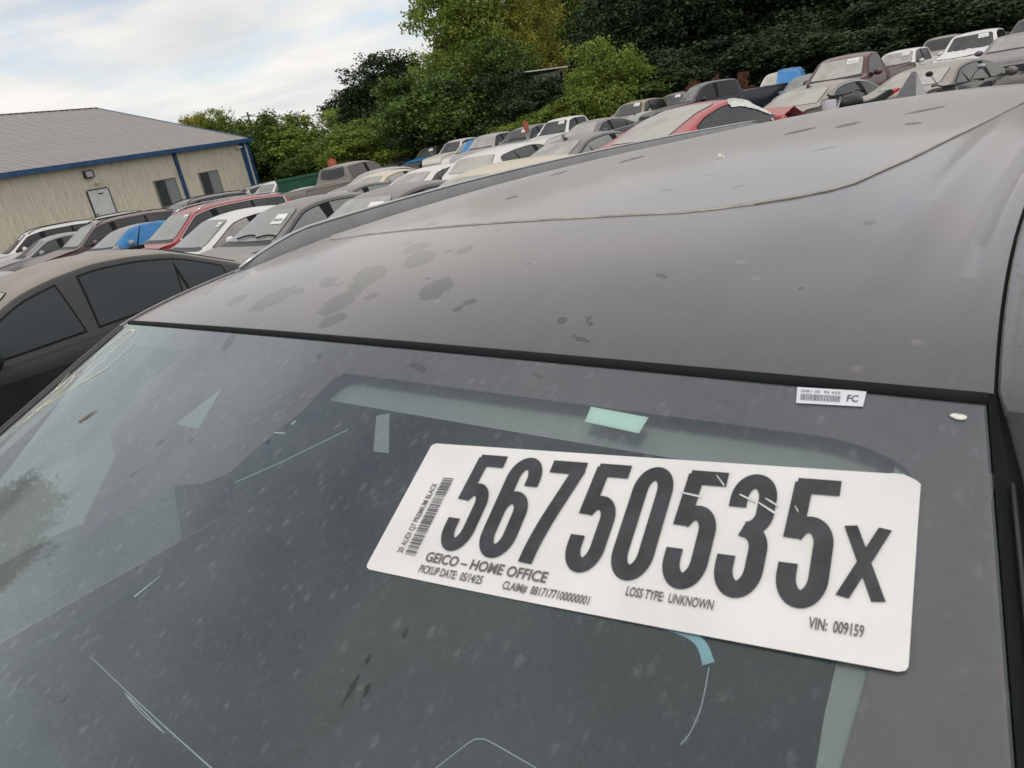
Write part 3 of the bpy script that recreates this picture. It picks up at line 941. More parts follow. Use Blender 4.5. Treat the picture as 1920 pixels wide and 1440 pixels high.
# pale strips painted under the glass for bright cabin edges and reflections
def ws_line(pts, w, off, name, mat, w1=None):
    pts = [np.array(p) for p in pts]
    P = []
    for i, p in enumerate(pts):
        t = pts[min(i + 1, len(pts) - 1)] - pts[max(0, i - 1)]
        t = t / np.linalg.norm(t)
        nn = np.array([-t[1], t[0]])
        f = i / (len(pts) - 1)
        ww = w if w1 is None else w + (w1 - w) * f
        P.append([ws(*(p - nn * ww), off), ws(*(p + nn * ww), off)])
    return MB().grid(P).build(name, mat, WS, True)
M_GLINT = plain('glint_white', (.62, .70, .70), .4, 0, .1, 30)
M_GLINT_BLUE = plain('glint_pale_blue', (.36, .58, .66), .35, 0, .15, 30)
def smooth_path(pts, n=6):
    pts = [np.array(p) for p in pts]
    out = []
    for i in range(len(pts) - 1):
        p0, p1, p2, p3 = pts[max(0, i - 1)], pts[i], pts[i + 1], pts[min(len(pts) - 1, i + 2)]
        for q in range(n):
            t = q / n
            out.append(.5 * ((2 * p1) + (-p0 + p2) * t + (2 * p0 - 5 * p1 + 4 * p2 - p3) * t * t + (-p0 + 3 * p1 - 3 * p2 + p3) * t ** 3))
    out.append(pts[-1])
    return out
ws_line(smooth_path([(.0672, .1875), (.1032, .1579), (.156, .108)]), .0005, -.001, 'glint_line', M_GLINT)
ws_line(smooth_path([(.0775, .3627), (.1361, .3652), (.2029, .3684), (.272, .372), (.319, .3755)]), .0002, -.001, 'glint_line', M_GLINT, .0005)
ws_line(smooth_path([(.1457, .3672), (.1768, .3706), (.2126, .3719)]), .00025, -.001, 'glint_line', M_GLINT)
ws_line(smooth_path([(.1457, .3672), (.1775, .3690), (.2126, .3719)]), .0003, -.001, 'glint_line', M_GLINT)
ws_line(smooth_path([(.4877, .1953), (.5063, .1955), (.5225, .1959), (.5317, .1996), (.5389, .2085)]), .0012, -.001, 'glint_arc', M_GLINT_BLUE, .0033)  # painted blue arc, copies the reflection at the instrument hood
ws_line(smooth_path([(.5399, .2104), (.5434, .2306), (.5432, .2453), (.5407, .2533)]), .00022, -.001, 'glint_line', M_GLINT)
ws_line(smooth_path([(.4195, .3129), (.4311, .2931), (.4363, .2895), (.4433, .2887), (.475, .2912)]), .00025, -.001, 'glint_line', M_GLINT)
ws_line([(.0758, .115), (.0773, .11)], .0016, -.001, 'glint_bit', M_GLINT)  # small bright bits seen through the glass, painted as pale strips
ws_line([(.0611, .1278), (.0772, .1257)], .0008, -.001, 'glint_bit', M_GLINT)
ws_line([(.0652, .3105), (.0703, .2985), (.0755, .2864)], .0013, -.001, 'glint_bit', M_GLINT, .0003)
# faint grease-pencil scribble on the passenger side
M_WAX = plain('yellow_wax', (.78, .74, .50), .7, 0, .2, 60)
for pts in ([(-.6335, .2516), (-.6256, .2119), (-.6199, .1601), (-.597, .1108), (-.5602, .0602), (-.5512, .023), (-.5899, .0208), (-.6202, .0701), (-.6352, .1347), (-.66, .1847), (-.6584, .2223)],
            [(-.6544, .2385), (-.6052, .1845), (-.5485, .1349), (-.5012, .0965), (-.4953, .0443)],
            [(-.6436, .2089), (-.6029, .1638), (-.6268, .1255), (-.655, .1582), (-.6836, .1122)]):
    ws_line(smooth_path(pts), .0014, .0006, 'wax_scribble', M_WAX)
# dead leaf and bird dropping stuck to the glass
M_LEAF = plain('dry_leaf', (.16, .10, .05), .8, 0, .3, 60)
ws_fill([(-.384, .1878), (-.3766, .176), (-.3584, .1608), (-.365, .174), (-.376, .187)], .0015, 'dry_leaf', M_LEAF, WS)
M_DROP = plain('bird_dropping', (.72, .69, .62), .8, 0, .1, 80)
cc = ws(.6251, .0164)
MB().ball(cc, (.004, .0035, .0014)).ball(cc + np.array([-.003, .001, .0003]), (.003, .003, .001)).build('bird_dropping', M_DROP, WS, True)

# header seal, side mouldings and door frames
MB().tube([(ws(X, 0) + np.array([0, .001, -.0012])) for X in np.linspace(-.637, .637, 60)], .0052, 8).build('header_seal', M_RUBBER, q7, True)
def side_path(sg):
    pts = [roof(sg * rhw(r), r) for r in np.linspace(2.9, .12, 50)]
    pts += [roof(sg * rhw(r), r) for r in np.linspace(.1, .01, 8)]
    pts += [ws(sg * (.64 + .2 * s), s) for s in np.linspace(.01, 1.08, 44)]
    return pts
for sg in (-1, 1):
    pth = side_path(sg)
    nr = 58
    gap, frame, wseal = [], [], []
    for i, p in enumerate(pth):
        g = .0022 if i < nr - 1 else (.0022 + .0110 * min(1, (i - nr + 1) / 4))
        lift = -.001
        def at_(dx, dz): return (p[0] + sg * dx, p[1], p[2] + dz)
        gd = .003 if i < nr else .006
        gap.append([at_(-.003, -.001), at_(g * .3, lift - gd), at_(g * .8, lift - gd), at_(g, lift)])
        frame.append([at_(g, lift - .004), at_(g + .002, lift + .003), at_(g + .02, lift + .002), at_(g + .042, lift - .006), at_(g + .062, lift - .028), at_(g + .076, lift - .065), at_(g + .078, lift - .080)])
        wseal.append([at_(g + .077, lift - .075), at_(g + .084, lift - .09), at_(g + .082, lift - .10)])
    MB().grid(gap, sg > 0).build('side_moulding', M_RUBBER, q7, True)
    MB().grid(frame[:nr + 1], sg > 0).build('door_frame', M_QP, q7, True)
    MB().grid(frame[nr:], sg > 0).build('pillar_cover', M_TRIMDK, q7, True)
    MB().grid(wseal, sg > 0).build('window_seal', M_RUBBER, q7, True)
    # rib inside the moulding channel by the driver's pillar
    MB().tube([ws(sg * (.64 + .2 * s + .006), s, -.001) for s in np.linspace(.06, 1.05, 40)], 0.0014, 6).build('pillar_rib', M_TRIMDK, q7, True)
    # side glass
    P = []
    for i in range(0, 102, 2):
        p = pth[min(i, len(pth) - 1)]
        top = np.array([p[0] + sg * .100, p[1], p[2] - .095])
        bot = np.array([sg * .955, p[1] - .02, 1.115])
        if top[2] < bot[2] + .01: continue
        P.append([top + (bot - top) * t / 4 + np.array([sg * .02 * math.sin(math.pi * t / 4), 0, 0]) for t in range(5)])
    kf = [i for i, row in enumerate(P) if row[0][1] < .12]
    kr = [i for i, row in enumerate(P) if row[0][1] >= .06]
    MB().grid([P[i] for i in kf], sg > 0).build('side_window', M_QSG, q7, True)
    MB().grid([P[i] for i in kr], sg > 0).build('side_window', M_PRIV, q7, True)
    for yy in (.14, 1.42):
        MB().add([(sg * .715, yy - .05, 1.62), (sg * .715, yy + .05, 1.62), (sg * .962, yy + .06, 1.115), (sg * .962, yy - .06, 1.115)], [(0, 1, 2, 3)] if sg > 0 else [(3, 2, 1, 0)]).build('door_pillar', M_TRIMDK, q7)
    m_ = MB().ball((sg * 1.07, -.86, 1.07), (.13, .08, .085)).build('mirror', M_QP, q7, True)
    MB().box((sg * .98, -.86, 1.03), (.12, .05, .04)).build('mirror_arm', M_TRIMDK, m_)

# lower body
bs = [(-2.20, .62), (-2.12, .92), (-1.9, 1.02), (-1.0, 1.17)]
V, F = [], []
ysq = list(np.arange(-2.2, 2.87, .07)) + [2.87]
def qw(y):
    u_ = abs(y - .335) / 2.535
    return .985 * (1 - .16 * min(1, u_) ** 6)
rows = []
for yy in ysq:
    w = qw(yy)
    zb = np.interp(yy, [-2.2, -2.12, -1.9, -1.0, 2.5, 2.8, 2.87], [.60, .88, .97, 1.105, 1.14, 1.12, .9])
    zt_ = np.interp(yy, [-2.2, -2.12, -1.9, -1.0, 2.87], [.62, .93, 1.03, 1.18, 1.14])
    rows.append([(.86 * w, .24), (.96 * w, .32), (w, .55), (w, .85), (w * .985, zb - .05), (w * .965, zb), (w * .9, zb + .02), (w * .6, zt_ - .01), (0, zt_)])
g = [[(-x, yy, z) for x, z in P] + [(x, yy, z) for x, z in P[-2::-1]] for yy, P in zip(ysq, rows)]
k = len(g[0])
V = [p for row in g for p in row]
for i in range(len(g) - 1):
    for j in range(k - 1):
        if 5 <= j <= k - 7 and ysq[i] > -.98 and ysq[i] < 2.6:
            continue
        F.append((i * k + j, (i + 1) * k + j, (i + 1) * k + j + 1, i * k + j + 1))
F.append(tuple(range(k))[::-1]); F.append(tuple(range((len(g) - 1) * k, len(g) * k)))
mesh('body', V, F, M_QP, q7)
# tailgate glass and rear pillars
c0, c1 = roof(-.55, 2.9), roof(.55, 2.9)
MB().add([c0, c1, (.74, 2.84, 1.14), (-.74, 2.84, 1.14)], [(0, 3, 2, 1)]).build('rear_window', M_PRIV, q7)
for sg in (-1, 1):
    a, b = roof(sg * .55, 2.9), roof(sg * .62, 2.9)
    MB().add([a, b, (sg * .95, 2.7, 1.12), (sg * .74, 2.84, 1.14), (sg * .70, 2.3, Z0 - .02 + rA(2.3)), (sg * .95, 2.3, 1.12)], [(0, 3, 2, 1), (1, 2, 5, 4)]).build('rear_pillar', M_QP, q7)
# doors, wheels, lamps (below the picture, for other viewpoints)
for sg in (-1, 1):
    for ya, yb in ((-.72, .13), (.15, 1.42)):
        P = [[(sg * (qw(ya + (yb - ya) * i / 8) * (1.0 if t < 3 else .992) + .005), ya + (yb - ya) * i / 8, .36 + .70 * t / 5) for t in range(6)] for i in range(9)]
        d = MB().grid(P, sg > 0).build('door', M_QP, q7, True)
        MB().box((sg * 1.015, yb - .16, .97), (.03, .2, .03)).build('handle', M_TRIMDK, d)
    for yy in (-1.30, 1.70):
        w = empty('wheel', (sg * .88, yy, .38)); w.parent = q7
        MB().lathe([(.25, -.13), (.36, -.14), (.38, -.09), (.38, .09), (.36, .14), (.25, .13)], (0, 0, 0), 'X', 28).build('tyre', M_RUBBER, w, True)
        MB().lathe([(.25, .09 * sg), (.2, .11 * sg), (.06, .08 * sg), (0, .08 * sg)], (0, 0, 0), 'X', 24).build('rim', M_RIM, w)
    P = [[(sg * (.55 + .34 * j / 5), -2.13 + .12 * (j / 5) ** 2, .80 + .09 * i / 3) for j in range(6)] for i in range(4)]
    MB().grid(P, sg < 0).build('headlight', M_HEAD, q7, True)
    P = [[(sg * (.45 + .42 * j / 5), 2.89 - .03 * (j / 5) ** 2, .92 + .09 * i / 3) for j in range(6)] for i in range(4)]
    MB().grid(P, sg > 0).build('tail_light', M_TAIL, q7, True)
MB().box((0, -2.215, .62), (1.0, .04, .38)).build('grille', M_TRIMDK, q7)

# cabin
MB().box((0, .95, .42), (1.7, 3.6, .04)).box((-.93, .9, .75), (.03, 3.4, .66)).box((.93, .9, .75), (.03, 3.4, .66)).box((0, 2.6, .8), (1.7, .04, .7)).box((0, -.85, .78), (1.7, .04, .66)).build('cabin_floor', M_INT, q7)
P = []
for i in range(30):
    yy = -.93 + .62 * i / 29
    P.append([(x, yy, 1.125 + .03 * math.sin(3.0 * (yy + .93)) + .035 * math.exp(-((x - .37) / .2) ** 2) * max(0, min(1, (yy + .75) / .3)) - (.16 * ((i - 24) / 5) ** 2 if i > 24 else 0)) for x in np.linspace(-.78, .78, 40)])
MB().grid(P, True).build('dashboard', M_DASH, q7, True)
for sx in (-.38, .38):
    t = MB()
    prof = [(-.24, .06), (-.27, .02), (-.24, -.05), (0, -.07), (.24, -.05), (.27, .02), (.24, .06), (0, .04)]
    P = [[(sx + a * (1 - .15 * h), .42 + .22 * h + b, .55 + .66 * h) for a, b in prof + prof[:1]] for h in np.linspace(0, 1, 8)]
    st = MB().grid(P).build('seat_back', M_INT, q7, True)
    MB().ball((sx, .68, 1.33), (.13, .055, .10), 12, 8).build('headrest', M_INT, st, True)
    MB().box((sx, .18, .55), (.52, .52, .16)).build('seat_cushion', M_INT, st)
MB().tube([(.38 + .18 * math.cos(a), -.20 + .07 * math.sin(a), .98 + .165 * math.sin(a)) for a in np.linspace(0, 2 * math.pi, 30)], .014, 8, False).build('steering_wheel', M_TRIMDK, q7, True)
P = [[roof(q * .56, r, -.055) for q in np.linspace(-1, 1, 20)] for r in np.linspace(.03, 2.8, 30)]
HL = MB().grid(P, False).build('headliner', M_HEADL, q7, True)
P = [[ws(X, s, -.022 - .02 * (s - .02)) for s in np.linspace(.02, .066, 5)] for X in np.linspace(-.0, .60, 40)]
MB().grid(P).build('headliner_edge', M_HEADL, HL, True)
for sg in (-1, 1):
    P = [[ws(sg * (.60 + .2 * max(0, s - .2) * .6 + dx), s, -.008) for dx in (-.002, .01, .05)] for s in np.linspace(.05, 1.0, 30)]
    MB().grid(P, sg > 0).build('pillar_trim', M_HEADL, q7, True)
# side curtain airbag hanging along the passenger windows
P = []
for i in range(60):
    yy = -.78 + .86 * i / 59
    row = []
    for j in range(24):
        f = j / 23
        zt_ = (Z0 + rA(yy) - .06) if yy > 0 else (Z0 + yy * .51 - .07)
        zb_ = min(zt_ - .01, 1.435 + .012 * math.sin(yy * 8) + .5 * max(0, yy + .02) ** 1.5)
        zz = zt_ + (zb_ - zt_) * f
        xx = -.68 + .15 * f + .03 * math.sin(math.pi * f) * (1 + .5 * math.sin(yy * 9)) + .012 * math.sin(yy * 31 + 6 * f)
        row.append((xx, yy, zz))
    P.append(row)
MB().grid(P).build('curtain_airbag', M_BAG, q7, True)

# ------------------------------------------------------------------ the white number sticker
ST = [(0.2636, 0.105), (0.6134, 0.0644), (0.6309, 0.1852), (0.2833, 0.2204)]
def st_pt(u, v, off):
    a, b, c, d = [np.array(p) for p in ST]
    # projective map of the unit square on the four measured corners
    p = (a * (1 - u) + b * u) * (1 - v) + (d * (1 - u) + c * u) * v
    return ws(p[0], p[1], off + .0008 + .0035 * max(0, (u - .3)) * max(0, v - .75) * 4 + .004 * max(0, u - .955) / .045 * max(0, .25 - v) / .25)
n, k = 80, 34
V = []
rad = .035
for i in range(n + 1):
    for j in range(k + 1):
        u_, v_ = i / n, j / k
        x, y = u_ * 3, v_
        for cx, cy, sx, sy in ((rad, rad, -1, -1), (3 - rad, rad, 1, -1), (rad, 1 - rad, -1, 1), (3 - rad, 1 - rad, 1, 1)):
            dx, dy = (x - cx) * sx, (y - cy) * sy
            if dx > 0 and dy > 0:
                m_ = max(dx, dy); L_ = math.hypot(dx, dy)
                if L_ > 1e-9:
                    x, y = cx + sx * dx * m_ / L_, cy + sy * dy * m_ / L_
        if x > 3 - .10 and y < .075 :
            lim = .075 * ((x - 2.90) / .10) ** 1.3
            y = max(y, lim * .8 + y * .2)
        V.append(st_pt(x / 3, y, 0))
F = [(i * (k + 1) + j, (i + 1) * (k + 1) + j, (i + 1) * (k + 1) + j + 1, i * (k + 1) + j + 1) for i in range(n) for j in range(k)]
M_STICK = plain('sticker_vinyl', (.70, .69, .68), .42, 0, .05, 14)
_N, _L = M_STICK.node_tree.nodes, M_STICK.node_tree.links
_tc = _N.new('ShaderNodeTexCoord')
_b = _N.new('ShaderNodeBump'); _b.inputs['Strength'].default_value = .35; _b.inputs['Distance'].default_value = .004
_L.new(noise(_N, _L, _tc.outputs['Object'], 26, 4, .55, .2, .8), _b.inputs['Height']); _L.new(_b.outputs[0], _N['Principled BSDF'].inputs['Normal'])
STK = mesh('number_sticker', V, F, M_STICK, q7)
STK['label'] = 'white lot sticker with large black number stuck on the windshield'
M_DIG = plain('black_print', (.035, .035, .042), .55, 0, .35, 45)
M_SMALL = plain('grey_print', (.11, .105, .11), .6, 0, .2, 60)

def ell(cx, cy, rx, ry, a0, a1, n=18):
    return [(cx + rx * math.cos(math.radians(a0 + (a1 - a0) * i / n)), cy + ry * math.sin(math.radians(a0 + (a1 - a0) * i / n))) for i in range(n + 1)]
G = {
 '0': [ell(.5, 2.33, .31, .50, 180, 0) + ell(.5, .67, .31, .50, 0, -180) + [(.19, 2.33), (.19, 2.34)]],
 '5': [[(.99, 2.81), (.10, 2.81)], [(.24, 2.90), (.19, 1.50)], [(.19, 1.56)] + ell(.5, 1.40, .31, .46, 145, 0) + ell(.5, .67, .31, .50, 0, -180) + [(.19, .92)]],
 '6': [[(.81, 2.12)] + ell(.5, 2.33, .31, .50, 0, 180) + ell(.5, .67, .31, .50, 180, 360) + ell(.5, 1.28, .31, .46, 0, 168)],
 '7': [[(.0, 2.80), (1.0, 2.80)], smooth_path([(.83, 2.78), (.70, 2.2), (.48, 1.25), (.36, .5), (.33, 0)], 4)],
 '3': [[(.19, 2.12)] + ell(.5, 2.36, .31, .47, 180, 0) + ell(.45, 2.02, .36, .44, 0, -92), [(.40, 1.60)] + ell(.45, 1.12, .36, .46, 88, 0) + ell(.5, .67, .31, .50, 0, -180) + [(.19, .92)]],
 'X': [[(.12, 3), (.88, 0)], [(.88, 3), (.12, 0)]],
}
def stroke(mb, pts, w, fmap, lift):
    pts = [np.array(p, float) for p in pts]
    pts = [p for i, p in enumerate(pts) if i == 0 or np.linalg.norm(p - pts[i - 1]) > 1e-4]
    if len(pts) == 2:
        pts = [pts[0] + (pts[1] - pts[0]) * i / 10 for i in range(11)]
    P = []
    for i, p in enumerate(pts):
        t = pts[min(i + 1, len(pts) - 1)] - pts[max(0, i - 1)]
        t /= np.linalg.norm(t)
        nn = np.array([-t[1], t[0]]) * w / 2
        P.append([fmap(p - nn * f, lift) for f in (-1, -.33, .33, 1)])
    mb.grid(P)
boxes = [('5', .146, .075), ('6', .240, .080), ('7', .334, .077), ('5', .431, .075), ('0', .522, .077), ('5', .617, .077), ('3', .706, .078), ('5', .805, .078)]
for ch, u0, w in boxes:
    mb = MB()
    for si, path in enumerate(G[ch]):
        fm = lambda p, l, u0=u0, w=w: st_pt(u0 + w * p[0], .783 - .712 * p[1] / 3.0, .0010 + l)
        stroke(mb, path, .385, fm, si * .00006)
    o = mb.build('digit', M_DIG, STK, True)
mb = MB()
for si, path in enumerate(G['X']):
    stroke(mb, path, .30, lambda p, l: st_pt(.897 + .066 * p[0], .698 - .374 * p[1] / 3.0, .0010 + l), si * .00006)
mb.build('letter', M_DIG, STK, True)

def text_mesh(body, mat, fmap, name, parent, bold=0.0):
    cu = bpy.data.curves.new('text', 'FONT')
    cu.body = body
    cu.size = 1.0
    cu.offset = bold
    cu.resolution_u = 3
    ob = bpy.data.objects.new('text', cu)
    COL.objects.link(ob)
    dg = bpy.context.evaluated_depsgraph_get()
    me = bpy.data.meshes.new_from_object(ob.evaluated_get(dg))
    bpy.data.objects.remove(ob)
    me.name = name
    co = np.zeros(len(me.vertices) * 3)
    me.vertices.foreach_get('co', co)
    co = co.reshape(-1, 3)
    w = co[:, 0].max()
    h = .73
    out = np.array([fmap(p[0] / w, p[1] / h) for p in co])
    me.vertices.foreach_set('co', out.ravel())
    me.materials.clear(); me.materials.append(mat)
    me.update()
    return link(bpy.data.objects.new(name, me), parent)
def st_text(body, uL, uR, vTop, vBot, bold=0.0, mat=M_SMALL, name='print_line'):
    return text_mesh(body, mat, lambda a, b: st_pt(uL + (uR - uL) * a, vBot + (vTop - vBot) * b, .0010), name, STK, bold)
st_text('GEICO \u2013 HOME OFFICE', .137, .416, .812, .878, .022)
st_text('PICKUP DATE:  05/14/25', .135, .287, .902, .955, .016)
st_text('CLAIM#  8817177100000001', .333, .510, .906, .956, .016)
st_text('LOSS TYPE:  UNKNOWN', .569, .719, .815, .868, .02)
st_text('VIN:  009159', .864, .940, .818, .876, .022)
text_mesh('20 AUDI Q7 PREMIUM BLACK', M_SMALL, lambda a, b: st_pt(.0745 - .0145 * b, .857 - .53 * a, .0010), 'print_line', STK, .010)
mb = MB()
v_ = .858
rg = random.Random(3)
while v_ > .285:
    h = rg.choice([.0035, .0035, .007, .0105])
    mb.add([st_pt(.082, v_, .001), st_pt(.110, v_, .001), st_pt(.110, v_ - h, .001), st_pt(.082, v_ - h, .001)], [(0, 1, 2, 3)])
    v_ -= h + rg.choice([.004, .004, .008])
mb.build('barcode', M_SMALL, STK)
M_SCUFF = plain('scuff', (.60, .59, .58), .7, 0, .2, 60)
mb = MB()
for (a, b, c, d) in ((.615, .22, .655, .235), (.672, .09, .69, .15), (.72, .20, .75, .235), (.755, .24, .785, .29), (.765, .21, .79, .25), (.815, .24, .822, .27)):
    mb.add([st_pt(a, b, .0014), st_pt(c, d, .0014), st_pt(c, d + .014, .0014), st_pt(a, b + .008, .0014)], [(0, 1, 2, 3)])
mb.build('scuff', M_SCUFF, STK)

# the small FCC tag by the header
M_FCC = plain('tag_paper', (.66, .68, .74), .5, 0, .03)
def fc_pt(a, b, off):
    p0, p1, p2, p3 = [np.array(p) for p in ((.5267, .0059), (.570, .0037), (.5709, .0171), (.5301, .0201))]
    p = (p0 * (1 - a) + p1 * a) * (1 - b) + (p3 * (1 - a) + p2 * a) * b
    return ws(p[0], p[1], off)
FC = MB().grid([[fc_pt(i / 12, j / 4, .0009) for j in range(5)] for i in range(13)]).build('bar_code_tag', M_FCC, q7, True)
FC['label'] = 'small white tag with bar code at the top corner of the glass'
mb = MB()
a_ = .06
while a_ < .66:
    w = rg.choice([.006, .010, .014])
    mb.add([fc_pt(a_, .42, .0014), fc_pt(a_ + w, .42, .0014), fc_pt(a_ + w, .82, .0014), fc_pt(a_, .82, .0014)], [(0, 1, 2, 3)])
    a_ += w + rg.choice([.008, .012])
mb.build('barcode', M_SMALL, FC)
text_mesh('FC', M_SMALL, lambda a, b: fc_pt(.74 + .17 * a, .74 - .44 * b, .0013), 'print_line', FC, .02)
text_mesh('0081-35  94 430', M_SMALL, lambda a, b: fc_pt(.06 + .58 * a, .32 - .17 * b, .0013), 'print_line', FC, .0)

# pebble and droppings on the roof
c = roof(.152, .709, .004)
MB().ball(c, (.005, .004, .005), 8, 6).ball(c + np.array([.004, .003, -.002]), (.004, .003, .003), 8, 6).build('bird_dropping', M_DROP, ROOF, True)

# ------------------------------------------------------------------ the other parked vehicles: table
def qworld(X, y):
    u_ = (math.cos(Q_ROT), math.sin(Q_ROT)); v_ = (-math.sin(Q_ROT), math.cos(Q_ROT))
    return Q_MID[0] + X * u_[0] + y * v_[0], Q_MID[1] + X * u_[1] + y * v_[1]

FIT = {
 'white_suv_1': ('suv', -17.823, 35.803, -0.724, -53.3, 1.0), 'white_suv_2': ('suv', -14.414, 24.907, -0.326, -52.2, .93),
 'silver_sedan': ('sedan', -12.571, 22.208, -0.286, -50.1, .94), 'maroon_suv': ('suv', -10.33, 20.944, -0.318, -46.2, .932),
 'blue_wrapped': ('sedan', -8.647, 18.712, -0.16, -40.2, .86), 'red_suv': ('suv', -5.917, 16.155, -0.241, -45.8, .919),
 'white_sedan': ('sedan', -4.467, 13.571, -0.231, -48.9, 1.0), 'grey_sedan': ('sedan', -2.859, 11.848, -0.18, -46.6, 1.02),
 'dusty_h': ('sedan', -1.189, 9.856, 0.037, -45.6, .899), 'cream_i': ('sedan', -0.242, 7.556, -0.109, -46.3, 1.06),
 'rack_s': ('suv', -10.835, 28.976, -0.638, -45.5, 1.06), 'teal_r': ('suv', -10.336, 39.864, -0.509, -32.2, .874),
 'silver_q': ('sedan', -6.373, 27.775, -0.482, -46.8, .926), 'dark_p': ('sedan', -3.25, 19.4, -0.39, -47.5, .97),
 'red_fast': ('fast', 3.886, 12.216, 0.235, 126.7, .944), 'grey_k': ('sedan', 2.496, 15.015, 0.059, 129.5, .9),
 'white_l': ('hatch', 1.047, 17.275, -0.06, 141.7, .943), 'white_m': ('sedan', -0.74, 19.584, -0.275, 138.6, .96),
 'cream_n': ('sedan', -2.34, 22.78, -0.278, 140.8, .943), 'silver_o': ('sedan', -3.15, 24.9, -0.288, -46.8, .96),
 'b_a': ('suv', -5.362, 50.918, -0.361, -37.9, .936), 'b_b': ('suv', -3.68, 48.457, -0.474, -37.2, .958),
 'b_c': ('pickup', -2.032, 45.955, -0.537, -35.3, .88), 'b_d': ('pickup', -0.335, 43.498, -0.437, -42.8, .908),
 'b_e': ('suv', 0.371, 41.002, -0.357, -43.3, .86), 'b_f': ('pickup', 1.325, 38.275, -0.425, -41, .928),
 'b_g': ('suv', 2.892, 36.285, -0.235, -40.3, .947), 'b_h': ('pickup', 4.544, 34.503, -0.278, -43.4, .931),
 'b_i': ('sedan', 4.468, 26.63, -0.071, -49.9, .963), 'b_j': ('suv', 8.779, 38.51, -0.149, -39, 1.0),
 'b_k': ('suv', 11.973, 42.337, -0.156, -41.6, 1.0), 'b_l': ('pickup', 9.952, 30.337, -0.043, -86.8, .992),
 'b_m': ('suv', 15.035, 35.427, -0.218, -29.8, 1.1), 'b_o': ('regcab', 11.834, 22.913, -0.026, -51.9, .995),
 'b_p': ('pickup', 20.4, 34.758, -0.206, -53.8, .959), 'b_q': ('suv', 24.726, 38.787, 0.072, -41.1, 1.04),
 'b_r': ('pickup', 20.312, 29.722, -0.079, -45.9, 1.0), 'b_t': ('sedan', 18.326, 24.816, 0.073, -42.1, 1.01),
 'u_beige': ('sedan', 8.335, 17.065, -0.083, 123.7, 1.03), 'brown_pickup': ('pickup', -4.224, 26.866, -0.379, 140.5, .963),
 'v_brown': ('sedan', 10.092, 15.624, -0.033, 121.3, .992),
}
_x, _y = qworld(-5.93, 1.16); FIT['black_near'] = ('sedan_long', _x, _y, 0.035, -43.0, 1.0)
_x, _y = qworld(-8.95, 1.1); FIT['silver_near'] = ('sedan', _x, _y, pix(40, 495, math.hypot(_x, _y))[2] - 1.41, -44.0, .98)
_x, _y = qworld(-12.3, 1.6); FIT['purple_near'] = ('sedan', _x, _y, pix(60, 482, math.hypot(_x, _y))[2] - 1.43, -43.0, 1.0)
p = pix(925, 309, 8.6); FIT['cream_i'] = ('sedan', p[0], p[1], p[2] - 1.445, -46.3, 1.0)
def put(k, typ, px, dist, z, th, s):
    p = pix(px, 300, dist); FIT[k] = (typ, p[0], p[1], z, th, s)
put('by_building', 'suv', 506, 45, -.70, 120, .95)
put('brown_j', 'suv', 1139, 47, -.28, -40, .95)
put('blue_n', 'suv', 1524, 32, -.12, -45, .9)
put('navy_s', 'suv', 1925, 46, .25, -45, 1.0)
put('silver_b', 'sedan', 1215, 33, -.25, -43, .95)

# ------------------------------------------------------------------ ground
_cp = np.array([[v[1], v[2], v[3]] for v in FIT.values()] + [[Q_MID[0] + .5, Q_MID[1] + .6, 0], [0, -3, 0], [-2, -1, 0]])
def plane(x, y):
    return .016 * np.clip(x, -30, 45) - .011 * np.clip(y, -20, 60) + .042
_res = _cp[:, 2] - plane(_cp[:, 0], _cp[:, 1])
def ground_z(x, y):
    x, y = np.asarray(x, float), np.asarray(y, float)
    w = np.exp(-((x[..., None] - _cp[:, 0]) ** 2 + (y[..., None] - _cp[:, 1]) ** 2) / (2 * 1.8 ** 2))
    return plane(x, y) + (w * _res).sum(-1) / (w.sum(-1) + .02)
gx = np.concatenate([[-900, -400, -180, -90], np.arange(-50, 51, 1.0), [90, 180, 400, 900]])
gy = np.concatenate([[-900, -400, -150, -60], np.arange(-20, 71, 1.0), [110, 200, 450, 900]])
GX, GY = np.meshgrid(gx, gy, indexing='ij')
GZ = ground_z(GX, GY) - .005
m, N, L, P = new_mat('worn_asphalt')
tc = N.new('ShaderNodeTexCoord'); ob_ = tc.outputs['Object']
c = mixc(N, L, noise(N, L, ob_, .35, 8, .65, .35, .65), (.045, .044, .042), (.085, .081, .075))
c = mixc(N, L, noise(N, L, ob_, 38, 4, .7, .4, .62), c, (.12, .115, .105))
L.new(c, P.inputs['Base Color']); P.inputs['Roughness'].default_value = .95
bp = N.new('ShaderNodeBump'); bp.inputs['Strength'].default_value = .5; bp.inputs['Distance'].default_value = .03
L.new(noise(N, L, ob_, 40, 5, .7, 0, 1), bp.inputs['Height']); L.new(bp.outputs[0], P.inputs['Normal'])
g = MB().grid(np.stack([GX, GY, GZ], -1)).build('ground', m, None, True)
tag(g, 'dark worn asphalt lot under the rows of parked cars', None, kind='structure')

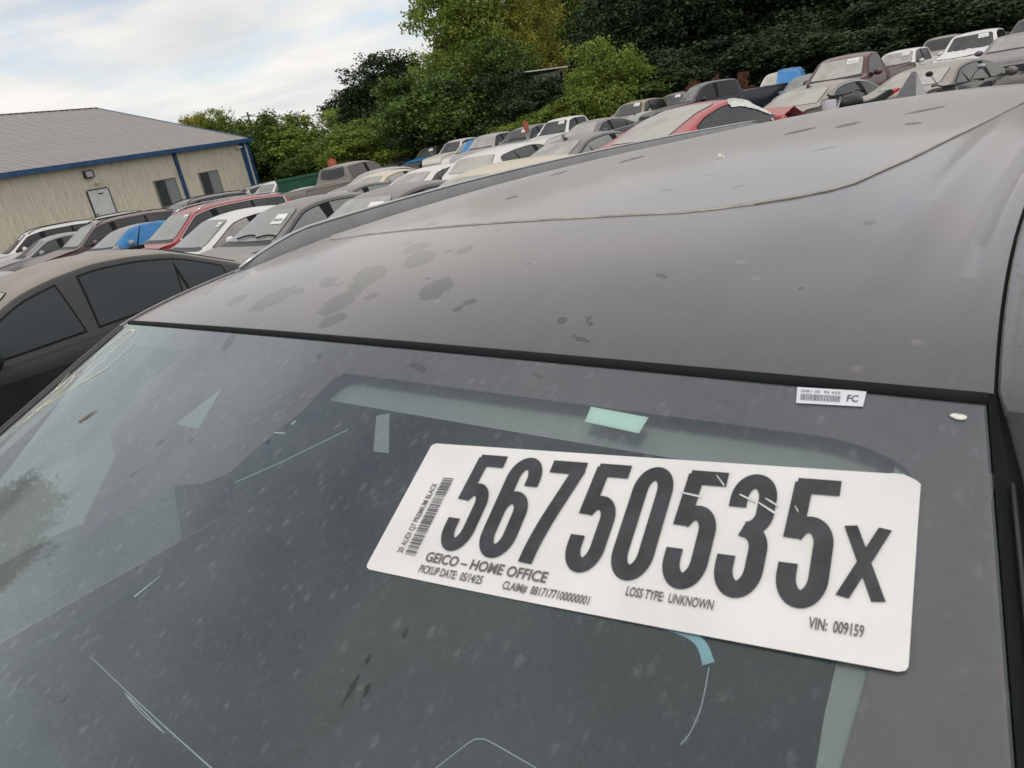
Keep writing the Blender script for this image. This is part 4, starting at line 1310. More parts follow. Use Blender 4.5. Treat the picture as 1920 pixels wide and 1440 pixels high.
# ------------------------------------------------------------------ metal building on the left
HB = 1.9
def on_level(px, py, z):
    r = ray(px, py); return np.array([0, 0, CH]) + r * ((z - CH) / r[2])
E0, E1 = on_level(0, 322, CH + HB), on_level(460, 258, CH + HB)
bd = (E1 - E0)[:2]; BL = np.linalg.norm(bd); bang = math.atan2(bd[1], bd[0])
EZ = CH + HB
bld = empty('metal_building', (E0[0], E0[1], 0), bang)
tag(bld, 'long beige metal building with grey ribbed roof and blue trim', 'building')
k_ = HB / 2.0
DEPTH, RISE, X0 = 27.0 * k_, 4.27 * k_, -16.0
m, N, L, P = new_mat('beige_siding')
tc = N.new('ShaderNodeTexCoord'); ob_ = tc.outputs['Object']
oi = N.new('ShaderNodeObjectInfo')
va = N.new('ShaderNodeVectorMath'); va.operation = 'ADD'
cb = N.new('ShaderNodeCombineXYZ'); L.new(mth(N, L, 'MULTIPLY', oi.outputs['Random'], 60.0), cb.inputs[0])
L.new(ob_, va.inputs[0]); L.new(cb.outputs[0], va.inputs[1])
c = mixc(N, L, noise(N, L, va.outputs[0], 2.0, 6, .6, .35, .7, mapscale=(3, 3, .25)), (.78, .71, .585), (.70, .63, .505))
c = mixc(N, L, noise(N, L, va.outputs[0], 4.0, 7, .7, .46, .72, 0, .5, mapscale=(3, 3, .28)), c, (.20, .165, .11))
L.new(c, P.inputs['Base Color']); P.inputs['Roughness'].default_value = .6
M_SIDE = m
m, N, L, P = new_mat('galvanised_roof')
tc = N.new('ShaderNodeTexCoord'); ob_ = tc.outputs['Object']
c = mixc(N, L, noise(N, L, ob_, .9, 7, .6, .3, .7, mapscale=(2, .4, .4)), (.27, .245, .23), (.36, .335, .32))
L.new(c, P.inputs['Base Color']); P.inputs['Roughness'].default_value = .5; P.inputs['Metallic'].default_value = .25
M_BROOF = m
M_BLUE = plain('blue_trim', (.022, .075, .19), .5, 0, .2, 3)
M_DOORW = plain('white_door', (.66, .67, .66), .5, 0, .08, 3)
M_PANE1 = carglass('dark_pane', (.05, .06, .062), .5)
M_PANE2 = carglass('blind_pane', (.30, .32, .32), .5)
M_WDOWN = plain('white_pipe', (.62, .63, .64), .5)
PW = .93
prof = [(0, 0), (.03, 0), (.055, -.012), (.095, -.012), (.12, 0), (.33, 0), (.345, -.006), (.36, -.006), (.375, 0), (.555, 0), (.57, -.006), (.585, -.006), (.60, 0), (PW, 0)]
pv, pf = [], []
for (a, b) in prof:
    pv += [(a, b, -1.3), (a, b, EZ - .22)]
pf = [(2 * i, 2 * i + 2, 2 * i + 3, 2 * i + 1) for i in range(len(prof) - 1)]
pan = None
nx = int((BL - X0) / PW)
XS = X0 + (BL - X0 - nx * PW)
for i in range(nx):
    if pan is None:
        pan = mesh('wall_panel', pv, pf, M_SIDE, bld, False, loc=(XS, 0, 0))
    else:
        o = pan.copy(); link(o, bld); o.location = (XS + i * PW, 0, 0)
MB().box(((X0 + BL) / 2, DEPTH, 1.2), (BL - X0, .05, 2 * EZ - 2.4)).add([(BL, .02, -1.3), (BL, DEPTH, -1.3), (BL, DEPTH, EZ - .1), (BL, DEPTH / 2, EZ + RISE - .15), (BL, .02, EZ - .1)], [(0, 1, 2, 3, 4)]).build('end_wall', M_SIDE, bld)
sl = math.hypot(DEPTH / 2 + .3, RISE); sa = math.atan2(RISE, DEPTH / 2)
rp = [(0, 0), (.02, .035), (.05, .035), (.07, 0), (.44, 0), (.47, .05), (.51, .05), (.54, 0), (PW - .003, 0)]
rv = []
for (a, b) in rp:
    rv += [(a, 0, b), (a, sl, b)]
rf = [(2 * i, 2 * i + 1, 2 * i + 3, 2 * i + 2)[::-1] for i in range(len(rp) - 1)]
pan = None
for i in range(nx):
    if pan is None:
        pan = mesh('roof_panel', rv, rf, M_BROOF, bld, False, loc=(XS, -.3, EZ - .3 * math.tan(sa)), rot=(sa, 0, 0))
    else:
        o = pan.copy(); link(o, bld); o.location.x = XS + i * PW
MB().add([(X0, DEPTH / 2, EZ + RISE), (BL, DEPTH / 2, EZ + RISE), (BL, DEPTH, EZ), (X0, DEPTH, EZ)], [(0, 1, 2, 3)]).build('back_slope', M_BROOF, bld)
MB().box(((X0 + BL) / 2, DEPTH / 2, EZ + RISE + .03), (BL - X0, .35, .02)).build('ridge_cap', M_BROOF, bld)
MB().box(((X0 + BL) / 2 + .1, -.36, EZ - .20), (BL - X0 + .3, .16, .24)).build('gutter', M_BLUE, bld)
for i in range(2):
    pass
MB().box((BL + .03, DEPTH / 4, 0), (.12, sl, .22), Matrix.Rotation(sa, 3, 'X')).build('rake_trim', M_BLUE, bld).location = (0, 0, EZ + RISE / 2 - .08)
MB().box((11.05 * k_, -.06, 1.2), (.22, .12, 2 * EZ - 2.8)).build('blue_column', M_BLUE, bld)
MB().box((BL - .62, -.05, 1.2), (.30, .10, 2 * EZ - 2.8)).build('blue_column', M_BLUE, bld)
MB().box((BL - .36, -.07, 1.2), (.13, .12, 2 * EZ - 2.8)).build('downspout', M_WDOWN, bld)
MB().box((BL - .10, -.05, 1.2), (.30, .10, 2 * EZ - 2.8)).build('blue_column', M_BLUE, bld)
def zz(z): return CH + (z - CH) * k_
def win(xa, xb, za, zb):
    f = MB()
    xa, xb, za, zb = xa * k_, xb * k_, zz(za), zz(zb)
    for (cx, cz, sx, sz) in (((xa + xb) / 2, za, xb - xa + .08, .06), ((xa + xb) / 2, zb, xb - xa + .08, .06), (xa, (za + zb) / 2, .06, zb - za - .06), (xb, (za + zb) / 2, .06, zb - za - .06), ((xa + xb) / 2, (za + zb) / 2, .05, zb - za - .06)):
        f.box((cx, -.045, cz), (sx, .07, sz))
    f = f.build('window', plain('window_frame', (.20, .20, .20), .5), bld)
    xm = (xa + xb) / 2
    MB().box(((xa + xm) / 2, -.035, (za + zb) / 2), (xm - xa - .05, .02, zb - za - .06)).build('pane', M_PANE1, f)
    MB().box(((xb + xm) / 2, -.038, (za + zb) / 2), (xb - xm - .05, .02, zb - za - .06)).build('pane', M_PANE2, f)
    b = MB()
    for q in range(14):
        b.box(((xb + xm) / 2, -.052, za + .08 + (zb - za - .14) * q / 13), (xb - xm - .07, .006, .035))
    b.build('blind', M_PANE2, f)
win(8.87, 10.5, .55, 2.13)
win(12.55, 14.2, .52, 2.12)
xa, xb = 4.24 * k_, 5.56 * k_
d = MB().box(((xa + xb) / 2, -.04, (zz(2.25) - .15) / 2), (xb - xa, .05, zz(2.25) + .15)).build('door', M_DOORW, bld)
MB().box((xa - .03, -.04, 1.0), (.06, .07, zz(2.25) + .2)).box((xb + .03, -.04, 1.0), (.06, .07, zz(2.25) + .2)).box(((xa + xb) / 2, -.04, zz(2.25) + .03), (xb - xa, .07, .06)).build('door_frame', M_TRIMDK, d)
MB().box(((xa + xb) / 2 + .1, -.07, zz(2.02)), (.32, .02, .06)).build('door_label', M_TRIMDK, d)
MB().box((xa + .09, -.10, 1.0), (.10, .08, .05)).build('handle', M_TRIMDK, d)
lx, lz = 4.68 * k_, zz(2.95)
lf = MB().box((lx, -.10, lz), (.48, .16, .05)).box((lx, -.10, lz + .34), (.48, .16, .05)).box((lx - .24, -.10, lz + .17), (.05, .16, .34)).box((lx + .24, -.10, lz + .17), (.05, .16, .34)).build('wall_lamp', M_TRIMDK, bld)
MB().box((lx, -.11, lz + .17), (.42, .10, .30)).build('lamp_glass', M_HEAD, lf)
MB().box((5.05 * k_, -.14, zz(2.62)), (.28, .12, .10), Matrix.Rotation(.5, 3, 'Z')).build('camera_box', M_WDOWN, bld)
MB().box((BL - 1.1, -.24, EZ - .55), (.12, .36, .10), Matrix.Rotation(.7, 3, 'Z')).build('camera_box', M_WDOWN, bld)
# the roof stain of replaced fasteners
MB().box((6.0, 7.6, EZ + 7.9 * math.tan(sa) + .01), (1.6, .6, .02), Matrix.Rotation(sa, 3, 'X')).box((7.1, 6.2, EZ + 6.5 * math.tan(sa) + .01), (1.2, .4, .02), Matrix.Rotation(sa, 3, 'X')).build('roof_patch', M_TRIMDK, bld) if False else None

# ------------------------------------------------------------------ trees
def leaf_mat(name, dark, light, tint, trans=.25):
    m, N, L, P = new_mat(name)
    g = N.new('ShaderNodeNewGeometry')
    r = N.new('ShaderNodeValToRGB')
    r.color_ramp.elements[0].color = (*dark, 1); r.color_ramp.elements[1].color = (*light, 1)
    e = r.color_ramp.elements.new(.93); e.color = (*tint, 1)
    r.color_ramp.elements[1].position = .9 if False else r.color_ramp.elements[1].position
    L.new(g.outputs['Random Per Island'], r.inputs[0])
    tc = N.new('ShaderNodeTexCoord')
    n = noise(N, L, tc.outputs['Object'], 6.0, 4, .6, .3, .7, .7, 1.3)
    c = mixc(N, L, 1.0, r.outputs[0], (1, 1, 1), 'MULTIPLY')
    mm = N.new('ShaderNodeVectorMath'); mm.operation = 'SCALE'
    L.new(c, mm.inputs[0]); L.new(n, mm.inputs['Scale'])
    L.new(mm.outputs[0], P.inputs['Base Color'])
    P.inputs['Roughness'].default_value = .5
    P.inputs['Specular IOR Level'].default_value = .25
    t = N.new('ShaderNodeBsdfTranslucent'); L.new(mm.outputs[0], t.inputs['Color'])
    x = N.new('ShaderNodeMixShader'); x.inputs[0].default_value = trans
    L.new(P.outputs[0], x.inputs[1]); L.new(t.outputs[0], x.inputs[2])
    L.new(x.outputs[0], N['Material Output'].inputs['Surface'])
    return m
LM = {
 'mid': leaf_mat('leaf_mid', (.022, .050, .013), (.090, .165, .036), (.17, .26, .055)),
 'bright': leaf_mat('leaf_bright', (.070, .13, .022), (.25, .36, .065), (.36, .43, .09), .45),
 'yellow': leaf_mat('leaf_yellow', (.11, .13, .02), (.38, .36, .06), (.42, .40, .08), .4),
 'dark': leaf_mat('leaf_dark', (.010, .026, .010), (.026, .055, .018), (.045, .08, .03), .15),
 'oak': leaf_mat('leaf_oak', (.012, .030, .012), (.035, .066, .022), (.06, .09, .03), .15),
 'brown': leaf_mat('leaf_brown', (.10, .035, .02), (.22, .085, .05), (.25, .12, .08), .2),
}
M_BARK = plain('bark', (.09, .07, .052), .9, 0, .3, 8)

def leaf_mesh(name, ells, n_clump, per, csize, lsize, seed, hollow=.55):
    """many small leaf faces spread in clumps through the given ellipsoids (cx,cy,cz,rx,ry,rz)"""
    r = np.random.default_rng(seed)
    vol = np.array([e[3] * e[4] * e[5] for e in ells]); vol = vol ** .75; vol = vol / vol.sum()
    C = []
    for e, f in zip(ells, vol):
        k = max(4, int(n_clump * f))
        d = r.normal(size=(k, 3)); d /= np.linalg.norm(d, axis=1)[:, None]
        rad = (hollow ** 3 + (1 - hollow ** 3) * r.random(k)) ** (1 / 3) * (1 + .10 * r.normal(size=k))
        C.append(np.array(e[:3]) + d * rad[:, None] * np.array(e[3:]))
    C = np.concatenate(C)
    cs = csize * (.6 + .8 * r.random(len(C)))
    n = len(C) * per
    base = np.repeat(C, per, 0) + np.clip(r.normal(size=(n, 3)), -1.5, 1.5) * np.repeat(cs, per)[:, None] * np.array([.55, .55, .42])
    nrm = r.normal(size=(n, 3)) + np.array([0, 0, .7]); nrm /= np.linalg.norm(nrm, axis=1)[:, None]
    a = np.cross(nrm, r.normal(size=(n, 3))); a /= np.linalg.norm(a, axis=1)[:, None] + 1e-9
    b = np.cross(nrm, a)
    l = lsize * (.55 + .9 * r.random(n))[:, None]
    v = np.stack([base - a * l * .5, base + b * l * .33, base + a * l * .5, base - b * l * .33], 1).reshape(-1, 3)
    me = bpy.data.meshes.new(name)
    me.vertices.add(4 * n); me.vertices.foreach_set('co', v.astype(np.float32).ravel())
    me.loops.add(4 * n); me.loops.foreach_set('vertex_index', np.arange(4 * n, dtype=np.int32))
    me.polygons.add(n)
    me.polygons.foreach_set('loop_start', np.arange(0, 4 * n, 4, dtype=np.int32))
    me.polygons.foreach_set('loop_total', np.full(n, 4, dtype=np.int32))
    me.update(calc_edges=True)
    return me

def crown_shape(kind, r):
    E = []
    if kind == 'tall':
        for i in range(15):
            h = .22 + .74 * r.random()
            w = .30 * math.sin(math.pi * min(1, max(0, (h - .05) / 1.0)) ** .8) * (.6 + .5 * r.random())
            a = r.random() * 6.283; q = .22 * r.random() ** .5
            E.append((q * math.cos(a), q * math.sin(a), h * .94, .13 + .10 * r.random(), .13 + .10 * r.random(), .10 + .07 * r.random()))
    elif kind == 'dense':
        for i in range(16):
            a = r.random() * 6.283; q = .34 * r.random() ** .5
            E.append((q * math.cos(a), q * math.sin(a), .34 + .48 * r.random() * (1 - .5 * q), .17 + .08 * r.random(), .17 + .08 * r.random(), .13 + .07 * r.random()))
    else:
        for i in range(16):
            a = r.random() * 6.283; q = .42 * r.random() ** .5
            h = .08 + .78 * r.random() * (1 - .6 * q)
            E.append((q * math.cos(a), q * math.sin(a), h, .16 + .12 * r.random(), .16 + .12 * r.random(), .12 + .08 * r.random()))
        for i in range(7):
            a = r.random() * 6.283; q = .30 * r.random()
            E.append((q * math.cos(a), q * math.sin(a), .82 + .14 * r.random(), .04, .04, .08))
    return E
_crowns = {}
def crown_mesh(kind, var, fine):
    key = (kind, var, fine)
    if key not in _crowns:
        r = random.Random(hash((kind, var)) % 1000 if False else {'tall': 10, 'dense': 40, 'bush': 70}[kind] + var * 3)
        E = crown_shape(kind, r)
        ncl, per, cs, ls = {'tall': (900, 44, .050, .0185), 'dense': (1000, 50, .055, .019), 'bush': (800, 46, .065, .0255)}[kind]
        if fine: ls *= .85; per = int(per * 1.3)
        _crowns[key] = leaf_mesh('crown', E, ncl, per, cs, ls, var * 17 + len(kind))
    return _crowns[key]

def tree(name, px, py, dist, radius, kind, mat, label, group=None, var=0, fine=False, rz=None):
    top = pix(px, py, dist)
    x, y = top[0], top[1]
    z = float(ground_z(x, y))
    H = top[2] - z
    root = empty(name, (x, y, z - .05), random.random() * 6.28 if rz is None else rz)
    tag(root, label, 'bush' if kind == 'bush' and H < 9 else 'tree', group)
    me = crown_mesh(kind, var, fine)
    if len(me.materials) == 0: me.materials.append(mat)
    c = bpy.data.objects.new('crown', me)
    link(c, root)
    c.scale = (radius / .42, radius / .42, H * .985)
    c.material_slots[0].link = 'OBJECT'; c.material_slots[0].material = mat
    tr = MB()
    r0 = .03 * H ** .8 * (.6 if kind == 'bush' else 1)
    tr.tube([(0, 0, -.1), (.03 * r0, .02, H * .25), (.15, .1, H * .5), (.1, -.1, H * .8)], [r0, r0 * .75, r0 * .5, r0 * .15], 9)
    for i in range(6):
        a = i * 1.05 + var; h = H * (.25 + .09 * i)
        L_ = radius * .6
        tr.tube([(0.05, 0.03, h), (math.cos(a) * L_ * .5, math.sin(a) * L_ * .5, h + .1 * H), (math.cos(a) * L_, math.sin(a) * L_, h + .2 * H)], [r0 * .42, r0 * .25, r0 * .08], 6)
    tr.build('trunk', M_BARK, root, True)
    return root
GL_, GR_, GB_ = 'trees behind the building', 'forest wall on the right', 'bushes along the edge of the lot'
tree('broadleaf_tree', 402, 188, 66, 3.0, 'tall', LM['bright'], 'bright young tree rising above the roof of the beige building', None, 0)
tree('broadleaf_tree', 352, 204, 66, 2.3, 'tall', LM['yellow'], 'thin pale treetop just showing over the building roof', None, 1)
for i, (px, py, d_, r_, mt, v_, lb) in enumerate([
    (470, 212, 60, 3.6, 'mid', 0, 'tall green bush close behind the corner of the beige building'),
    (520, 200, 58, 3.6, 'mid', 1, 'rounded green bush second from the building corner'),
    (572, 206, 57, 3.4, 'bright', 2, 'leafy bush below the gap of sky with the wires'),
    (618, 248, 54, 2.8, 'mid', 0, 'low bush under the power lines'),
    (655, 228, 53, 3.2, 'bright', 1, 'light green bush in front of the dark oak'),
    (705, 212, 52, 3.4, 'bright', 2, 'light green bush right of the one before the oak'),
    (752, 135, 51, 3.4, 'mid', 0, 'tall bush at the left foot of the tall sunlit tree'),
    (812, 125, 50, 3.6, 'mid', 1, 'wide bush at the middle foot of the tall sunlit tree'),
    (880, 140, 49, 3.8, 'oak', 2, 'deep green bush above the silver pickup in the back row'),
    (945, 130, 48, 3.0, 'oak', 0, 'dark bush above the black hood-scoop SUV'),
    (1000, 200, 45, 2.6, 'bright', 1, 'low bush below the metal shed'),
    (1106, 66, 46, 2.6, 'bright', 2, 'bright tall bush right of the metal shed'),
    (1150, 118, 48, 3.6, 'mid', 0, 'broad dark bush above the white crew cab pickup'),
    (1190, 100, 50, 4.2, 'dark', 1, 'shaded bush above the gold SUV'),
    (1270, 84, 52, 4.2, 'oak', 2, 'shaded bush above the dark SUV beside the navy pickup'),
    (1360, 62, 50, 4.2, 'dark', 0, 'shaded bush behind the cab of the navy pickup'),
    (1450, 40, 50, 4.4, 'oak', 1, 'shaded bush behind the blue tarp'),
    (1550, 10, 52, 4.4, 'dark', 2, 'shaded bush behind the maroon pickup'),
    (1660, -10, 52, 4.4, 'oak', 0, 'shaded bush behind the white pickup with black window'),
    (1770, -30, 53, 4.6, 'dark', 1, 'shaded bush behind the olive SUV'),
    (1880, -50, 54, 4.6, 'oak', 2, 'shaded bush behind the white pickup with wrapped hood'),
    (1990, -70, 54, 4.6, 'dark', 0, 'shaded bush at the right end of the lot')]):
    tree('bush', px, py, d_, r_, 'bush', LM[mt], lb, GB_, v_)
tree('oak_tree', 722, 88, 84, 6.6, 'dense', LM['oak'], 'dark round oak against the sky left of the tall sunlit tree', None, 0)
tree('oak_tree', 676, 128, 86, 4.6, 'dense', LM['oak'], 'lower left lobe of dark oak crowns over the wires', None, 1)
tree('broadleaf_tree', 868, -95, 58, 5.4, 'tall', LM['bright'], 'tall sunlit tree whose top leaves the picture', None, 2, True)
tree('broadleaf_tree', 835, 20, 56, 3.6, 'tall', LM['bright'], 'left limb tree of the tall sunlit pair', None, 0, True)
tree('broadleaf_tree', 962, -60, 57, 3.4, 'tall', LM['yellow'], 'tall tree with yellow green leaves beside the tall sunlit one', None, 1, True)
tree('broadleaf_tree', 910, 60, 54, 4.2, 'tall', LM['mid'], 'middle height tree filling the foot of the sunlit pair', None, 2, True)
for i, (px, py, d_, r_, v_, mt, lb) in enumerate([
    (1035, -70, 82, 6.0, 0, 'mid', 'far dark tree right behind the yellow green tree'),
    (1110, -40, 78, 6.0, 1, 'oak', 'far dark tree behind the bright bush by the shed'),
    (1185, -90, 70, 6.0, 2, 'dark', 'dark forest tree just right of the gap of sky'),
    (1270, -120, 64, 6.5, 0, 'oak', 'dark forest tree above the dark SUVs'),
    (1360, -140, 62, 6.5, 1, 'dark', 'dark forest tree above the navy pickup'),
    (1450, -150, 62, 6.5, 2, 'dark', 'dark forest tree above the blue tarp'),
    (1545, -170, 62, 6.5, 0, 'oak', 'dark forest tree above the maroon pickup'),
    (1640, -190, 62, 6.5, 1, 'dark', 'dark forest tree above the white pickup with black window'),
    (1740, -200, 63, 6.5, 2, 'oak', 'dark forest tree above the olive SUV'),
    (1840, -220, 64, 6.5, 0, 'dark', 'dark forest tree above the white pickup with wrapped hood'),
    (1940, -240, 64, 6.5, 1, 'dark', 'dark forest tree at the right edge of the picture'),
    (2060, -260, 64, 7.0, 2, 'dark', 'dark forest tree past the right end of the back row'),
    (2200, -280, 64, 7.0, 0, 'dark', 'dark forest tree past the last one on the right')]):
    tree('forest_tree', px, py, d_, r_, 'dense', LM[mt], lb, GR_, v_)
for i, (px, py, v_, lb) in enumerate([(1300, 138, 0, 'withered red brown bush left of the navy pickup cab'), (1340, 128, 1, 'withered red brown bush over the navy pickup windshield'), (1392, 122, 2, 'withered red brown bush over the rear of the navy cab')]):
    tree('withered_bush', px, py + 8, 44, .5, 'bush', LM['brown'], lb, 'withered bushes behind the navy pickup', v_)

for x, y, h, r_, lb in ((-22.5, 15.0, 11.5, 3.0, 'broad tree standing left of the lot outside the picture'),):
    z = float(ground_z(x, y))
    t_ = tree('broadleaf_tree', 402, 188, 66, r_, 'dense', LM['mid'], lb, None, 1)
    for ch in t_.children:
        if ch.name.startswith('crown'): ch.scale = (r_ / .42, r_ / .42, h)
        else: ch.scale.z = h / max(v.co.z for v in ch.data.vertices) * .8
    t_.location = (x, y, z)

# power lines
pl = MB()
a0, a1 = pix(470, 234, 95), pix(800, 178, 95)
for dz in (0, .95):
    pl.tube([a0 + (a1 - a0) * t + np.array([0, 0, dz - 1.2 * math.sin(math.pi * t)]) for t in np.linspace(0, 1, 14)], .03, 5)
o = pl.build('power_line', M_RUBBER); tag(o, 'pair of thin power lines crossing the gap of sky by the oak', 'power line')
for p, lb in ((a0, 'wooden utility pole rising behind the bushes by the building'), (a1, 'wooden utility pole hidden behind the tall sunlit tree')):
    zg = float(ground_z(p[0], p[1]))
    o = MB().tube([(p[0], p[1], zg - .3), (p[0], p[1], p[2] + 1.4)], [.16, .11], 8).box((p[0], p[1], p[2] + 1.0), (1.6, .1, .1)).build('utility_pole', M_BARK)
    tag(o, lb, 'utility pole')

# metal shed among the trees
p = pix(1012, 150, 49)
zg = float(ground_z(p[0], p[1]))
ztop = pix(1012, 134, 49)[2]
shed = empty('metal_shed', (p[0], p[1], zg), math.radians(12))
tag(shed, 'grey corrugated metal shed half hidden between the trees', 'shed')
M_SHED = plain('shed_metal', (.22, .245, .27), .5, .3, .25, 3)
H = ztop - zg
for i in range(6):
    MB().box((-.2 + .29 * i, (.10 if i % 2 else 0), H / 2 - .1), (.285, .04, H - .2)).build('wall_panel', M_SHED, shed)
MB().box((1.6, 1.5, H / 2 - .1), (.04, 3.0, H - .2)).build('side_wall', M_SHED, shed)
MB().box((.4, 1.3, H + .05), (2.9, 3.2, .06), Matrix.Rotation(.04, 3, 'Y')).build('roof', M_WDOWN, shed)

# green dumpster
p = pix(568, 345, 37)
M_GRN = plain('green_paint', (.012, .085, .045), .5, 0, .3, 4)
zg = float(ground_z(p[0], p[1])); zt_ = pix(566, 331, 37)[2]
dm = empty('dumpster', (p[0], p[1], zg), math.radians(14))
tag(dm, 'dark green open steel dumpster left of the brown pickup', 'dumpster')
H = zt_ - zg
t = MB()
w, d_ = 1.05, .8
for sx in (-1, 1):
    t.add([(sx * w, -d_, .15), (sx * w * 1.12, -d_ * 1.1, H), (sx * w * 1.12, d_ * 1.1, H), (sx * w, d_, .15), (sx * (w - .04), -d_, .15), (sx * (w * 1.12 - .04), -d_ * 1.1, H), (sx * (w * 1.12 - .04), d_ * 1.1, H), (sx * (w - .04), d_, .15)], [(0, 1, 2, 3), (7, 6, 5, 4), (1, 5, 6, 2)])
for sy in (-1, 1):
    t.add([(-w, sy * d_, .15), (-w * 1.12, sy * d_ * 1.1, H), (w * 1.12, sy * d_ * 1.1, H), (w, sy * d_, .15), (-w, sy * (d_ - .04), .15), (-w * 1.12, sy * (d_ * 1.1 - .04), H), (w * 1.12, sy * (d_ * 1.1 - .04), H), (w, sy * (d_ - .04), .15)], [(0, 1, 2, 3), (7, 6, 5, 4), (1, 5, 6, 2)])
t.box((0, 0, .17), (2 * w, 2 * d_, .05))
t.build('bin', M_GRN, dm)
for sx in (-1, 1):
    MB().box((sx * w * 1.13, 0, H * .7), (.08, 1.3, .14)).build('side_pocket', M_GRN, dm)
MB().box((0, -d_ * 1.1, H), (2.4, .07, .08)).box((0, d_ * 1.1, H), (2.4, .07, .08)).build('rim', M_GRN, dm)
for sx in (-.8, .8):
    MB().box((sx, 0, .07), (.12, 1.5, .14)).build('skid', M_TRIMDK, dm)

# round red row markers on poles
M_SIGN = plain('faded_red_disc', (.36, .085, .045), .6, 0, .25, 9)
M_SIGN2 = plain('sign_print', (.46, .20, .14), .6)
for px, py, d_, r_, rz, lb in ((623, 306, 31, .19, -.1, 'round faded red row marker above the brown pickup cab'), (985, 237, 33, .24, 1.05, 'round red row marker seen edge on by the black hood-scoop SUV')):
    c = pix(px, py, d_)
    zg = float(ground_z(c[0], c[1]))
    s_ = empty('row_marker', (c[0], c[1], zg), rz)
    tag(s_, lb, 'sign', 'round row markers standing between the cars')
    h = c[2] - zg
    MB().lathe([(0, -.012), (r_, -.012), (r_, .012), (0, .012)], (0, -.03, h), 'Y', 28).build('disc', M_SIGN, s_)
    MB().box((0, -.045, h - .01), (.03, .004, r_ * 1.1)).box((-.04, -.045, h + r_ * .3), (.03, .004, r_ * .5), Matrix.Rotation(.6, 3, 'Y')).box((.04, -.045, h + r_ * .3), (.03, .004, r_ * .5), Matrix.Rotation(-.6, 3, 'Y')).build('arrow', M_SIGN2, s_)
    MB().tube([(0, 0, -.1), (0, 0, h)], .022, 8).build('pole', plain('steel_pole', (.30, .30, .30), .4, .6), s_, True)

# ------------------------------------------------------------------ place the parked vehicles
PW_ = paint('paint_white', (.72, .71, .68), .30, .08)
PWD = paint('paint_white_dusty', (.70, .67, .60), .75, .2)
PCR = paint('paint_cream', (.66, .58, .42), .5, .15)
PSI = paint('paint_silver', (.36, .36, .37), .5, .12)
PSL = paint('paint_lavender', (.26, .25, .285), .5, .12)
PMA = paint('paint_maroon', (.060, .016, .024), .5, .05)
PMR = paint('paint_truck_maroon', (.075, .014, .015), .4, .05)
PRE = paint('paint_red', (.33, .012, .020), .35, .05)
PRF = paint('paint_fast_red', (.40, .020, .032), .35, .06)
PDG = paint('paint_dark_grey', (.030, .032, .042), .62, .05)
PBK = paint('paint_black', (.008, .008, .010), .28, .03, .2)
PBN = paint('paint_black_dusty', (.014, .013, .014), .85, .02, .5, .72)
PBR = paint('paint_brown', (.085, .070, .062), .65, .3)
PBE = paint('paint_dusty_beige', (.045, .042, .040), .95, .22)
PNV = paint('paint_navy', (.010, .014, .026), .3, .02)
PGO = paint('paint_gold', (.22, .16, .07), .5, .15)
PPU = paint('paint_purple', (.085, .075, .115), .55, .15)
POL = paint('paint_olive', (.10, .095, .075), .8, .2)
PBL = paint('paint_blue', (.05, .10, .19), .5, .12)
GD = carglass('glass_dark', (.008, .011, .013), .16)
GB = carglass('glass_black', (.006, .007, .008), .10)
GT = carglass('glass_teal', (.055, .085, .080), .55)
GDU = carglass('glass_dusty', (.03, .034, .034), .95, .2)
GDB = carglass('glass_dust_beige', (.10, .095, .085), 1.1, .35)
GNB = carglass('glass_near_black', (.026, .034, .040), .05, .5, .22)
GP = carglass('glass_purple', (.07, .065, .09), .8, .1)

R2, R3, R4 = 'cars facing us in the second row', 'cars with their backs to us in the third row', 'trucks and cars in the back row by the trees'
def C(k, pm, label, cat, gw, gs=None, group=None, **kw):
    t = FIT[k]
    nm = {'sedan': 'parked_car', 'sedan_long': 'parked_car', 'fast': 'parked_car', 'hatch': 'parked_car', 'suv': 'parked_suv', 'pickup': 'pickup_truck', 'regcab': 'pickup_truck'}[t[0]]
    return car(nm, *t, pm, label, cat, gw, gs, group, **kw)
c0 = C('black_near', PBN, 'dusty matt black car nearest on the left with three side windows', 'car', GDU, GNB, detail=True, split=True, sticker=False, antenna=(.1, 1.02, .2))
for y_ in np.linspace(-.75, 1.0, 2):
    pass
for d_ in [o_ for o_ in c0.children if o_.name.startswith('door') and len(o_.children)]:
    for h_ in list(d_.children):
        bpy.data.objects.remove(h_)
S_ = SHAPES['sedan_long']
P = [[(S_.low(yy, zz) + .012, yy, zz) for zz in np.linspace(.25, .80, 6)] for yy in np.linspace(-1.9, 2.0, 30)]
MB().grid(P, True).build('door_cladding', plain('black_cladding', (.008, .008, .009), .6), c0, True)
C('silver_near', PSI, 'silver car roof showing over the near black car at the left edge', 'car', GD, sticker=False)
C('purple_near', PPU, 'dusty purple SUV with a shark fin at the far left behind the black car', 'suv', GD, fin=True, sticker=False)
C('white_suv_1', PW_, 'white SUV below the white door of the beige building', 'suv', GB, rails=True)
C('white_suv_2', PW_, 'white SUV with black roof rails farthest left in the second row', 'suv', GB, group=R2, rails=True)
C('silver_sedan', PSL, 'lavender silver sedan between the white SUV and the maroon SUV', 'car', GD, group=R2, sticker=False)
C('maroon_suv', PMA, 'dark maroon SUV with black side windows and a cream roof rail', 'suv', GT, GD, R2, rails=True, sticker=False, detail=True)
C('blue_wrapped', PSL, 'pale sedan whose side is covered with blue plastic film', 'car', GT, GD, R2, sticker=False, trim=M_CHROME)
C('red_suv', PRE, 'bright red SUV with chrome window line in the second row', 'suv', GT, GD, R2, rails=M_CHROME, trim=M_CHROME, sticker=(.62, .92, .80, .93), detail=True)
C('white_sedan', PW_, 'white sedan with dark dusty windshield beside the red SUV', 'car', GT, GP, R2, sticker=(.66, .88, .72, .88), detail=True)
